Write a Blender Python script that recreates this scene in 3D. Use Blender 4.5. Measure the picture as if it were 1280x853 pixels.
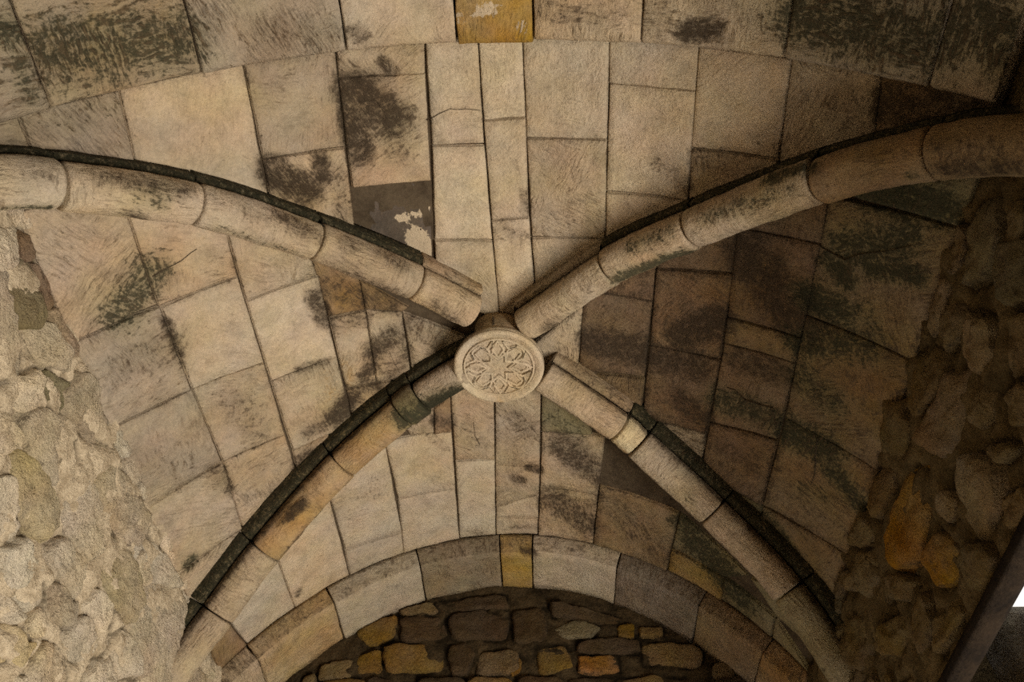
import bpy, math, random
import numpy as np
from mathutils import Matrix, Vector, noise as mnoise

for _o in list(bpy.data.objects):
    bpy.data.objects.remove(_o, do_unlink=True)
scene = bpy.context.scene
COL = scene.collection
rng = random.Random(11)
FZ = 1.6                       # eye height above the floor; traced heights are from the eye

# ------------------------------------------------------------------ camera, sky, light, exposure
cam_data = bpy.data.cameras.new('camera')
cam = bpy.data.objects.new('camera', cam_data)
COL.objects.link(cam)
cam_data.sensor_width = 36.0
cam_data.lens = 946.865 * 36.0 / 1280.0
cam_data.clip_start = 0.02
_r, _u, _f = Vector((0.99940, 0.03293, 0.01108)), Vector((0.02059, -0.81833, 0.57438)), Vector((-0.02798, 0.57381, 0.81851))
cam.matrix_world = Matrix(((_r.x, _u.x, -_f.x, 0.159), (_r.y, _u.y, -_f.y, 0.0), (_r.z, _u.z, -_f.z, FZ), (0, 0, 0, 1)))
scene.camera = cam

world = bpy.data.worlds.new('overcast_sky')
scene.world = world
world.use_nodes = True
world.node_tree.nodes['Background'].inputs['Color'].default_value = (1.0, 0.955, 0.90, 1)
world.node_tree.nodes['Background'].inputs['Strength'].default_value = 1.2

def area_lamp(name, loc, target, sx, sy, energy, color, portal=False):
    d = bpy.data.lights.new(name, 'AREA')
    d.shape = 'RECTANGLE'; d.size = sx; d.size_y = sy; d.energy = energy; d.color = color
    if portal:
        d.cycles.is_portal = True
    o = bpy.data.objects.new(name, d)
    COL.objects.link(o)
    o.location = loc
    o.rotation_euler = (Vector(target) - Vector(loc)).to_track_quat('-Z', 'Y').to_euler()
    return o
area_lamp('sky_portal_window', (1.60, 1.27, 1.45), (0, 1.27, 1.45), 3.2, 2.9, 1, (1, 1, 1), True)
area_lamp('sky_portal_added_doorway', (0.45, 4.0, 1.0), (0.45, 0, 1.0), 1.65, 2.0, 1, (1, 1, 1), True)  # portal for the unseen doorway added in the back wall
area_lamp('daylight_added_doorway', (0.45, 3.83, 1.05), (-0.7, 1.4, 3.2), 1.5, 1.5, 46, (1.0, 0.91, 0.76))  # lamp in the added, unseen doorway, lighting the vault from below
area_lamp('daylight_window', (2.8, 1.0, 0.30), (-1.4, 2.2, 3.0), 2.4, 0.9, 320, (1.0, 0.91, 0.76))

scene.view_settings.view_transform = 'Standard'
scene.view_settings.look = 'None'
scene.view_settings.gamma = 1.0
scene.view_settings.use_curve_mapping = False
scene.cycles.use_denoising = False
scene.cycles.use_adaptive_sampling = False
scene.cycles.sampling_pattern = 'BLUE_NOISE'
scene.cycles.sample_clamp_indirect = 4.0
scene.view_settings.exposure = -0.10

# ------------------------------------------------------------------ traced plan of the masonry (metres, masonry coordinates)
CRACKS={'near':[[-0.1388,1.0018,-0.1242,0.9942,-0.1094,0.98,-0.0839,0.9638,-0.0682,0.9686,-0.0505,0.9671,-0.0189,0.9759],[-0.2796,0.905,-0.2421,0.9039,-0.2285,0.9538]],'left':[[-0.7661,1.3725,-0.7438,1.364,-0.7271,1.3607,-0.7049,1.3543,-0.6826,1.3369,-0.6684,1.3301],[-0.7672,1.5194,-0.7583,1.5573,-0.753,1.5884,-0.7542,1.6287,-0.7519,1.6693,-0.7572,1.7144,-0.7591,1.7838,-0.7636,1.848],[-0.2952,2.0883,-0.2887,2.1483,-0.2765,2.2219]],'far':[[-0.0894,2.61,-0.088,2.7054,-0.0759,2.7707]],'right':[[0.7368,1.3343,0.7604,1.3434,0.7884,1.3514,0.8116,1.3109,0.8582,1.2613,0.8948,1.2104],[0.5978,2.1243,0.6198,2.1223,0.6462,2.1512,0.6813,2.1423,0.7133,2.1255],[0.8233,2.1587,0.8262,2.2173,0.8304,2.2707,0.8381,2.3383,0.8362,2.4081],[0.7054,2.1253,0.7189,2.164,0.7301,2.219]]}
WEB={'near':[('g',[-0.94,0.705,-0.878,0.705,-0.879,0.874,-0.94,0.812]),('g',[-0.876,0.705,-0.717,0.705,-0.732,1.034,-0.879,0.874]),('p',[-0.715,0.705,-0.49,0.705,-0.502,1.302,-0.732,1.034]),('t',[-0.49,0.705,-0.309,0.705,-0.321,1.073,-0.494,1.062]),('t',[-0.494,1.062,-0.321,1.073,-0.334,1.548,-0.502,1.309]),('t',[-0.308,0.705,-0.126,0.705,-0.13,0.823,-0.313,0.806]),('t',[-0.313,0.806,-0.13,0.823,-0.141,1.265,-0.322,1.249]),('k',[-0.322,1.249,-0.141,1.267,-0.163,1.829,-0.336,1.563]),('p',[-0.126,0.705,-0.014,0.705,-0.013,1.118,-0.132,1.112]),('p',[-0.132,1.112,-0.013,1.118,-0.006,1.558,-0.148,1.541]),('p',[-0.148,1.541,-0.006,1.558,0.002,1.979,-0.156,1.857]),('p',[-0.014,0.705,0.079,0.705,0.082,1.008,-0.013,1.018]),('p',[-0.013,1.018,0.082,1.008,0.084,1.45,-0.007,1.461]),('p',[-0.007,1.461,0.084,1.45,0.099,1.932,0.002,1.979]),('p',[0.079,0.705,0.259,0.705,0.262,1.086,0.082,1.097]),('t',[0.082,1.097,0.262,1.086,0.269,1.527,0.089,1.547]),('p',[0.089,1.547,0.269,1.527,0.268,1.655,0.099,1.932]),('p',[0.259,0.705,0.44,0.705,0.442,0.864,0.262,0.866]),('p',[0.262,0.866,0.442,0.864,0.453,1.293,0.265,1.308]),('p',[0.265,1.308,0.453,1.293,0.455,1.43,0.27,1.654]),('p',[0.44,0.705,0.615,0.705,0.624,1.06,0.444,1.08]),('t',[0.444,1.082,0.624,1.06,0.625,1.176,0.455,1.43]),('t',[0.615,0.705,0.773,0.705,0.792,0.99,0.626,1.175]),('b',[0.773,0.705,0.961,0.705,0.961,0.807,0.792,0.99])],'left':[('t',[-0.94,0.975,-0.768,1.042,-0.772,1.495,-0.94,1.479]),('t',[-0.768,1.042,-0.602,1.238,-0.605,1.496,-0.771,1.5]),('g',[-0.94,1.479,-0.772,1.495,-0.766,1.908,-0.94,1.882]),('p',[-0.771,1.501,-0.605,1.498,-0.598,1.941,-0.764,1.908]),('t',[-0.602,1.238,-0.442,1.494,-0.434,1.602,-0.601,1.622]),('p',[-0.601,1.622,-0.432,1.603,-0.429,2.039,-0.595,2.046]),('t',[-0.595,2.046,-0.429,2.039,-0.422,2.466,-0.589,2.47]),('t',[-0.589,2.47,-0.422,2.471,-0.415,2.65,-0.596,2.782]),('b',[-0.442,1.494,-0.339,1.674,-0.338,1.834,-0.429,1.827]),('b',[-0.339,1.674,-0.229,1.866,-0.248,1.881,-0.338,1.834]),('t',[-0.429,1.827,-0.338,1.834,-0.341,2.247,-0.421,2.244]),('t',[-0.338,1.834,-0.248,1.881,-0.247,2.268,-0.341,2.247]),('t',[-0.421,2.246,-0.247,2.27,-0.235,2.412,-0.422,2.595]),('t',[-0.248,1.881,-0.051,2.114,-0.08,2.216,-0.245,2.197]),('t',[-0.245,2.197,-0.08,2.216,-0.081,2.367,-0.245,2.276]),('g',[-0.94,1.884,-0.764,1.91,-0.754,2.337,-0.94,2.321]),('t',[-0.764,1.91,-0.598,1.941,-0.596,2.365,-0.754,2.337]),('t',[-0.94,2.321,-0.754,2.337,-0.763,2.76,-0.94,2.753]),('t',[-0.754,2.337,-0.596,2.365,-0.591,2.754,-0.761,2.78]),('g',[-0.94,2.753,-0.763,2.76,-0.754,2.944,-0.94,3.013])],'far':[('t',[-0.147,2.331,-0.023,2.364,-0.034,2.895,-0.154,2.873]),('t',[-0.023,2.364,0.109,2.36,0.101,2.933,-0.035,2.928]),('r',[-0.197,2.491,-0.148,2.418,-0.154,2.66,-0.206,2.657]),('g',[-0.288,2.572,-0.197,2.491,-0.206,2.657,-0.272,2.647]),('p',[-0.347,2.634,-0.154,2.662,-0.161,3.092,-0.337,3.066]),('p',[-0.154,2.873,-0.034,2.898,-0.047,3.503,-0.165,3.503]),('t',[-0.035,2.931,0.101,2.936,0.097,3.151,-0.041,3.265]),('p',[-0.041,3.271,0.097,3.154,0.093,3.355,-0.043,3.352]),('t',[-0.043,3.355,0.093,3.359,0.09,3.503,-0.047,3.503]),('p',[-0.337,3.066,-0.161,3.092,-0.165,3.503,-0.349,3.503]),('p',[-0.527,2.778,-0.346,2.646,-0.342,3.334,-0.518,3.295]),('p',[-0.519,3.298,-0.342,3.338,-0.347,3.503,-0.522,3.503]),('p',[-0.703,3.042,-0.527,2.796,-0.524,3.503,-0.698,3.503]),('p',[-0.876,3.181,-0.704,3.047,-0.698,3.503,-0.85,3.503]),('m',[0.109,2.412,0.246,2.587,0.254,2.672,0.107,2.682]),('t',[0.107,2.684,0.291,2.655,0.278,3.097,0.1,3.1]),('t',[0.1,3.103,0.278,3.1,0.27,3.503,0.091,3.503]),('k',[0.293,2.654,0.532,2.887,0.525,3.013,0.284,2.989]),('b',[0.282,3.026,0.521,3.029,0.51,3.503,0.271,3.503]),('m',[0.523,3.027,0.742,3.208,0.676,3.328,0.514,3.316]),('o',[0.513,3.323,0.676,3.322,0.682,3.503,0.512,3.503]),('m',[0.678,3.324,0.835,3.346,0.84,3.503,0.681,3.503]),('m',[0.835,3.351,0.961,3.503,0.961,3.503,0.842,3.503]),('b',[-0.94,3.296,-0.877,3.186,-0.851,3.503,-0.94,3.503]),('m',[0.747,3.206,0.885,3.108,0.961,3.329,0.839,3.337])],'right':[('t',[0.063,2.166,0.219,1.868,0.208,2.267,0.143,2.304]),('r',[0.219,1.799,0.392,1.797,0.387,2.227,0.209,2.269]),('r',[0.25,1.733,0.393,1.575,0.392,1.795,0.219,1.797]),('b',[0.196,2.282,0.388,2.229,0.386,2.686,0.138,2.345]),('r',[0.395,1.566,0.563,1.321,0.57,1.568,0.394,1.629]),('r',[0.394,1.631,0.57,1.57,0.57,2.001,0.393,2.038]),('r',[0.393,2.04,0.57,2.003,0.562,2.432,0.391,2.482]),('t',[0.39,2.485,0.562,2.434,0.566,2.861,0.379,2.68]),('r',[0.564,1.31,0.728,1.103,0.737,1.325,0.563,1.359]),('r',[0.562,1.361,0.737,1.326,0.74,1.735,0.572,1.774]),('b',[0.572,1.776,0.74,1.737,0.739,1.866,0.572,1.905]),('r',[0.572,1.907,0.739,1.868,0.736,2.283,0.569,2.358]),('r',[0.569,2.361,0.737,2.285,0.736,2.699,0.564,2.694]),('m',[0.564,2.697,0.736,2.701,0.756,2.999,0.567,2.877]),('m',[0.729,1.109,0.961,0.921,0.961,1.096,0.79,1.119]),('b',[0.731,1.143,0.961,1.098,0.961,1.608,0.737,1.632]),('b',[0.737,1.634,0.961,1.61,0.961,2.136,0.743,2.145]),('b',[0.742,2.148,0.961,2.139,0.961,2.638,0.737,2.691]),('b',[0.737,2.694,0.961,2.641,0.961,3.064,0.758,3.002])]}
WEAR={'near':[[-0.5,0.865,2.919,-0.382,0.989,2.953,0.116,'d',0.9],[-0.53,0.969,2.908,-0.513,1.102,2.914,0.075,'d',0.9],[-0.448,1.029,2.935,-0.366,1.122,2.957,0.084,'d',0.5],[-0.39,0.766,2.951,-0.364,0.793,2.957,0.037,'d',0.8],[-0.837,1.115,2.763,-0.731,1.227,2.822,0.084,'d',0.9],[-0.668,1.106,2.852,-0.676,1.189,2.849,0.042,'d',1.0],[-0.619,1.167,2.874,-0.618,1.361,2.874,0.06,'d',0.5],[-0.841,0.736,2.761,-0.555,0.754,2.899,0.081,'d',0.3],[-0.598,0.762,2.883,-0.587,0.96,2.887,0.049,'d',0.3],[-1.345,0.766,2.307,-1.209,0.758,2.464,0.061,'m',0.4],[0.123,1.328,2.995,0.134,1.42,2.994,0.035,'d',0.5],[0.034,1.496,3.0,0.11,1.555,2.996,0.062,'d',0.45],[0.657,1.146,2.857,0.765,1.227,2.804,0.066,'d',0.5],[0.977,0.99,2.669,1.041,1.033,2.619,0.047,'d',0.4],[0.798,1.122,2.786,1.005,1.119,2.648,0.08,'d',0.45],[1.177,0.8,2.497,1.268,0.955,2.4,0.104,'d',0.5],[1.083,0.851,2.584,1.154,0.78,2.519,0.075,'d',0.3],[1.285,0.792,2.381,1.48,0.756,2.11,0.106,'d',0.8],[-0.4,1.421,2.948,-0.281,1.399,2.975,0.035,'a',1.0],[-0.344,1.525,2.962,-0.305,1.651,2.97,0.063,'a',1.0],[-0.405,1.615,2.947,-0.357,1.643,2.959,0.041,'a',1.0],[-0.422,1.325,2.942,-0.417,1.333,2.944,0.026,'a',0.9],[-0.604,1.17,2.88,-0.562,1.23,2.897,0.051,'a',0.3]],'left':[[-1.345,1.451,2.307,-1.245,1.355,2.426,0.107,'m',0.8],[-1.432,1.151,2.186,-1.399,1.369,2.234,0.118,'d',0.2],[-1.367,1.647,2.278,-1.248,1.678,2.422,0.149,'d',0.45],[-1.384,1.822,2.255,-1.308,1.863,2.353,0.087,'d',0.35],[-1.256,1.559,2.413,-1.245,1.72,2.426,0.026,'d',0.7],[-1.066,1.551,2.599,-1.067,1.494,2.598,0.064,'d',0.3],[-1.201,1.453,2.472,-1.031,1.439,2.627,0.106,'d',0.25],[-0.794,1.694,2.788,-0.769,1.828,2.802,0.059,'d',0.8],[-0.802,2.372,2.783,-0.729,2.306,2.823,0.08,'d',1.0],[-0.898,2.034,2.724,-0.805,2.056,2.782,0.047,'d',0.5],[-0.926,2.402,2.705,-0.806,2.395,2.781,0.06,'d',0.6],[-0.995,2.617,2.656,-0.949,2.543,2.689,0.072,'d',0.8],[-0.756,2.542,2.809,-0.736,2.535,2.819,0.062,'d',0.6],[-0.729,1.676,2.823,-0.613,1.774,2.877,0.1,'d',0.6],[-0.547,1.792,2.902,-0.485,1.85,2.924,0.065,'d',0.6],[-0.726,1.866,2.824,-0.627,1.877,2.87,0.074,'d',0.5],[-0.653,2.19,2.859,-0.622,2.152,2.872,0.049,'d',0.9],[-0.583,2.071,2.888,-0.503,2.001,2.918,0.086,'d',0.8],[-0.527,2.207,2.909,-0.46,2.105,2.931,0.078,'d',0.6],[-0.558,1.875,2.898,-0.473,1.897,2.927,0.047,'d',0.4],[-0.719,2.285,2.828,-0.61,2.279,2.878,0.069,'d',0.6],[-0.422,1.93,2.942,-0.256,2.145,2.979,0.096,'d',0.5],[-1.149,2.05,2.524,-1.106,2.271,2.563,0.132,'d',0.45],[-1.382,2.122,2.258,-1.342,2.266,2.31,0.116,'d',0.35],[-1.262,2.364,2.407,-1.245,2.485,2.426,0.068,'d',0.5],[-1.21,2.371,2.464,-1.101,2.581,2.568,0.124,'d',0.25],[-1.134,2.769,2.538,-1.026,2.702,2.632,0.063,'m',0.8],[-1.417,2.74,2.207,-1.406,2.733,2.223,0.041,'m',1.0],[-1.406,2.934,2.224,-1.248,2.894,2.423,0.032,'m',0.5],[-0.723,2.068,2.826,-0.709,2.216,2.833,0.039,'o',0.5],[-0.799,2.129,2.785,-0.795,2.275,2.788,0.049,'o',0.5]],'far':[[-0.211,2.615,2.986,-0.138,2.794,2.994,0.085,'d',0.4],[0.041,2.577,2.999,0.122,2.687,2.995,0.105,'d',0.55],[-0.006,2.716,3.0,0.031,2.862,3.0,0.076,'d',0.4],[-0.351,2.562,2.96,-0.293,2.601,2.973,0.063,'d',0.6],[-0.383,2.693,2.953,-0.327,2.763,2.966,0.054,'d',0.4],[-0.859,3.007,2.749,-0.693,2.927,2.841,0.166,'d',0.35],[0.311,2.781,2.969,0.417,2.875,2.944,0.141,'d',0.8],[0.439,2.929,2.938,0.483,2.977,2.924,0.077,'d',0.7],[0.248,2.721,2.98,0.29,2.755,2.973,0.064,'d',0.6],[0.269,3.203,2.977,0.427,3.345,2.941,0.14,'d',0.75],[0.445,3.175,2.936,0.482,3.394,2.925,0.058,'d',0.6],[0.039,3.031,3.0,0.07,3.043,2.998,0.045,'d',0.8],[0.116,2.95,2.996,0.168,2.964,2.991,0.033,'d',0.8],[0.551,3.14,2.901,0.854,3.366,2.753,0.206,'d',0.5],[0.992,3.189,2.658,1.204,3.375,2.47,0.158,'m',0.9],[0.928,3.086,2.704,1.031,3.217,2.627,0.111,'m',0.9],[0.248,2.566,2.98,0.372,2.657,2.955,0.084,'m',0.6],[-0.245,3.445,2.981,-0.177,3.478,2.99,0.036,'d',0.5],[-0.465,3.118,2.93,-0.455,3.153,2.933,0.04,'d',0.4],[-1.136,3.423,2.536,-1.118,3.398,2.553,0.029,'d',0.7],[0.012,3.438,3.0,0.153,3.446,2.993,0.036,'d',0.5]],'right':[[0.456,2.082,2.933,0.654,2.08,2.859,0.133,'d',0.9],[0.507,1.981,2.916,0.54,1.93,2.905,0.093,'d',0.4],[0.557,2.299,2.899,0.668,2.314,2.852,0.088,'d',0.5],[0.812,1.938,2.778,0.938,1.803,2.697,0.112,'d',1.0],[0.76,1.705,2.806,0.858,1.754,2.75,0.11,'d',0.4],[0.725,2.103,2.825,0.889,2.082,2.73,0.117,'d',0.8],[0.842,2.292,2.76,0.93,2.343,2.703,0.097,'d',0.8],[0.717,2.247,2.829,0.758,2.329,2.808,0.068,'d',0.35],[1.011,1.467,2.643,1.199,1.662,2.475,0.166,'d',0.9],[1.028,1.966,2.629,1.189,1.945,2.485,0.089,'d',0.7],[0.996,2.209,2.655,1.167,2.18,2.507,0.102,'m',0.8],[1.017,1.867,2.638,1.185,1.826,2.489,0.044,'d',0.4],[1.025,2.482,2.632,1.148,2.484,2.526,0.098,'d',0.55],[1.053,2.752,2.609,1.2,2.801,2.473,0.092,'m',0.8],[1.317,1.086,2.343,1.44,1.053,2.174,0.092,'m',1.0],[1.276,1.304,2.391,1.388,1.202,2.25,0.107,'m',0.85],[1.248,1.386,2.423,1.295,1.423,2.369,0.063,'m',1.0],[1.34,1.343,2.313,1.436,1.3,2.179,0.053,'m',1.0],[1.217,1.542,2.456,1.295,1.559,2.369,0.089,'m',1.0],[1.338,1.509,2.316,1.396,1.579,2.238,0.056,'m',0.6],[1.214,1.766,2.459,1.368,1.641,2.276,0.099,'m',0.8],[1.234,1.91,2.438,1.331,1.944,2.325,0.103,'m',0.7],[1.368,1.905,2.276,1.408,1.9,2.221,0.059,'m',0.3],[1.237,2.209,2.435,1.344,2.186,2.309,0.113,'m',1.0],[1.379,2.277,2.261,1.476,2.359,2.117,0.072,'m',0.9],[1.309,2.462,2.352,1.377,2.422,2.265,0.056,'m',0.5],[1.239,2.756,2.432,1.396,2.918,2.239,0.081,'m',0.8]],'neararch':[[-1.212,0.533,2.32,-0.976,0.573,2.555,0.148,'m',0.8],[-1.251,0.635,2.272,-1.107,0.65,2.435,0.073,'m',0.6],[-1.239,0.524,2.287,-1.008,0.541,2.527,0.117,'o',0.5],[-1.304,0.458,2.201,-1.28,0.466,2.233,0.057,'m',1.0],[-1.293,0.549,2.216,-1.294,0.64,2.214,0.046,'m',0.9],[-1.337,0.597,2.154,-1.316,0.618,2.184,0.034,'m',0.7],[-1.254,0.587,2.268,-1.153,0.482,2.387,0.087,'o',0.5],[-0.742,0.606,2.718,-0.57,0.618,2.803,0.112,'d',0.4],[-0.465,0.63,2.843,-0.427,0.648,2.855,0.038,'d',0.75],[0.222,0.583,2.903,0.391,0.607,2.866,0.078,'d',0.5],[0.698,0.642,2.742,0.781,0.624,2.695,0.048,'d',1.1],[0.591,0.573,2.794,0.633,0.622,2.775,0.091,'d',0.4],[0.867,0.574,2.638,0.958,0.611,2.57,0.053,'d',0.4],[1.011,0.555,2.525,1.294,0.561,2.215,0.139,'m',0.85],[1.333,0.488,2.16,1.424,0.556,2.012,0.131,'m',0.85],[-0.009,0.593,2.92,0.05,0.581,2.919,0.031,'a',0.8],[0.149,0.637,2.912,0.163,0.678,2.911,0.022,'a',0.7],[-0.082,0.604,2.918,-0.074,0.618,2.918,0.025,'a',0.7]],'ribs':[[-1.199,0.905,2.218,-1.027,1.034,2.406,0.048,'d',0.5],[-0.971,1.182,2.457,-0.736,1.41,2.625,0.032,'m',0.35],[-0.898,1.165,2.516,-0.722,1.327,2.634,0.051,'d',0.35],[-0.63,1.463,2.683,-0.407,1.673,2.77,0.061,'d',0.4],[0.975,1.067,2.453,1.067,0.977,2.367,0.041,'m',0.6],[1.131,1.019,2.299,1.26,0.89,2.137,0.033,'d',0.4],[1.323,0.854,2.042,1.421,0.774,1.863,0.057,'d',0.55],[0.281,2.337,2.802,0.51,2.487,2.735,0.062,'d',0.35],[0.663,2.61,2.666,0.887,2.796,2.524,0.056,'d',0.4],[1.022,2.838,2.411,1.213,2.979,2.2,0.049,'d',0.4],[0.876,2.668,2.533,0.954,2.794,2.472,0.04,'m',0.6],[-1.134,0.996,2.295,-1.088,1.04,2.346,0.048,'m',0.6],[-1.198,0.974,2.219,-1.132,1.069,2.298,0.03,'d',0.5],[-1.352,0.904,1.993,-1.296,0.941,2.084,0.023,'m',0.7],[-1.323,0.827,2.041,-1.276,0.851,2.113,0.051,'d',0.4],[-0.471,1.411,2.749,-0.391,1.539,2.774,0.067,'d',0.4],[-0.784,1.222,2.596,-0.685,1.356,2.654,0.045,'d',0.5],[-0.591,1.401,2.701,-0.565,1.426,2.713,0.053,'d',0.4],[-0.261,1.739,2.805,-0.182,1.833,2.818,0.05,'d',0.5],[0.226,1.881,2.812,0.244,1.858,2.809,0.043,'d',0.7],[0.279,1.813,2.802,0.413,1.653,2.768,0.042,'d',0.5],[0.508,1.598,2.735,0.767,1.441,2.607,0.053,'m',0.7],[0.564,1.457,2.713,0.703,1.354,2.644,0.045,'m',0.5],[0.805,1.276,2.582,1.059,1.056,2.376,0.042,'m',0.65],[0.861,1.308,2.544,0.902,1.229,2.513,0.031,'m',0.5],[1.187,0.927,2.233,1.27,0.861,2.123,0.038,'d',0.5],[1.306,0.829,2.069,1.415,0.737,1.876,0.052,'d',0.5],[1.277,0.905,2.112,1.286,0.876,2.098,0.027,'m',0.8],[1.09,0.996,2.344,1.144,0.986,2.284,0.034,'d',0.5],[-0.465,2.352,2.751,-0.214,2.261,2.814,0.077,'m',0.9],[-0.329,2.289,2.791,-0.192,2.216,2.817,0.054,'d',0.6],[-0.678,2.468,2.658,-0.411,2.368,2.769,0.055,'o',0.35],[-0.731,2.596,2.629,-0.494,2.444,2.741,0.056,'o',0.35],[-1.08,2.842,2.353,-0.892,2.755,2.521,0.041,'d',0.6],[-0.957,2.752,2.469,-0.854,2.73,2.549,0.033,'m',0.6],[-1.053,2.679,2.381,-0.941,2.656,2.482,0.04,'d',0.7],[-1.264,3.018,2.131,-1.205,2.98,2.211,0.042,'o',0.3],[-1.216,3.05,2.196,-1.165,3.079,2.26,0.03,'m',0.6],[0.415,2.437,2.767,0.453,2.453,2.755,0.031,'m',0.4],[0.586,2.538,2.703,0.606,2.556,2.694,0.039,'o',0.5],[0.887,2.796,2.524,0.954,2.794,2.472,0.04,'m',0.5],[1.032,2.941,2.401,1.213,2.979,2.2,0.057,'m',0.45],[1.082,2.826,2.352,1.106,2.909,2.327,0.032,'m',0.6],[1.319,3.004,2.049,1.418,3.088,1.87,0.056,'m',0.4]],'fararch':[[-0.513,3.56,2.963,-0.184,3.56,3.036,0.069,'d',0.5],[-0.087,3.56,3.016,0.151,3.56,2.982,0.059,'d',1.0],[0.293,3.56,2.98,0.57,3.56,2.917,0.049,'d',0.5],[0.587,3.56,2.859,0.682,3.56,2.886,0.049,'d',0.9],[0.699,3.56,2.829,1.027,3.56,2.634,0.058,'d',0.8],[-0.876,3.56,2.607,-0.58,3.56,2.737,0.048,'d',0.35],[-0.911,3.56,2.556,-0.618,3.56,2.683,0.048,'r',0.5],[-0.557,3.56,2.934,-0.548,3.56,2.934,0.039,'d',0.6],[1.082,3.56,2.582,1.301,3.56,2.337,0.066,'d',0.7],[-1.324,3.56,2.295,-1.056,3.56,2.61,0.057,'o',0.5],[-1.173,3.56,2.203,-0.968,3.56,2.408,0.075,'o',0.4],[0.458,3.56,2.668,0.561,3.56,2.589,0.056,'d',0.4],[0.103,3.56,2.924,0.141,3.56,2.923,0.039,'d',1.0]]}
NEAR_J=[-0.8382,-0.5761,-0.2914,-0.0579,0.1067,0.3332,0.6165,0.8672]
FAR_J=[-0.8535,-0.5988,-0.3083,-0.035,0.074,0.3627,0.638,0.848]
RIB={'UL':[[-0.16,1.807,2.791],[-0.329,1.669,2.76],[-0.669,1.386,2.629],[-0.978,1.106,2.411],[-1.232,0.898,2.125],[-1.329,0.821,1.973],[-1.357,0.799,1.922],[-1.383,0.778,1.872]],'UR':[[0.166,1.878,2.79],[0.463,1.588,2.72],[0.745,1.349,2.585],[1.067,1.043,2.325],[1.27,0.847,2.069],[1.397,0.738,1.843]],'LL':[[-0.129,2.152,2.794],[-0.364,2.295,2.751],[-0.738,2.568,2.589],[-1.081,2.846,2.31],[-1.262,2.996,2.081],[-1.41,3.082,1.817]],'LR':[[0.242,2.254,2.778],[0.536,2.46,2.692],[0.619,2.53,2.655],[0.945,2.77,2.44],[1.23,2.938,2.127],[1.415,3.1,1.805]]}
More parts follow.
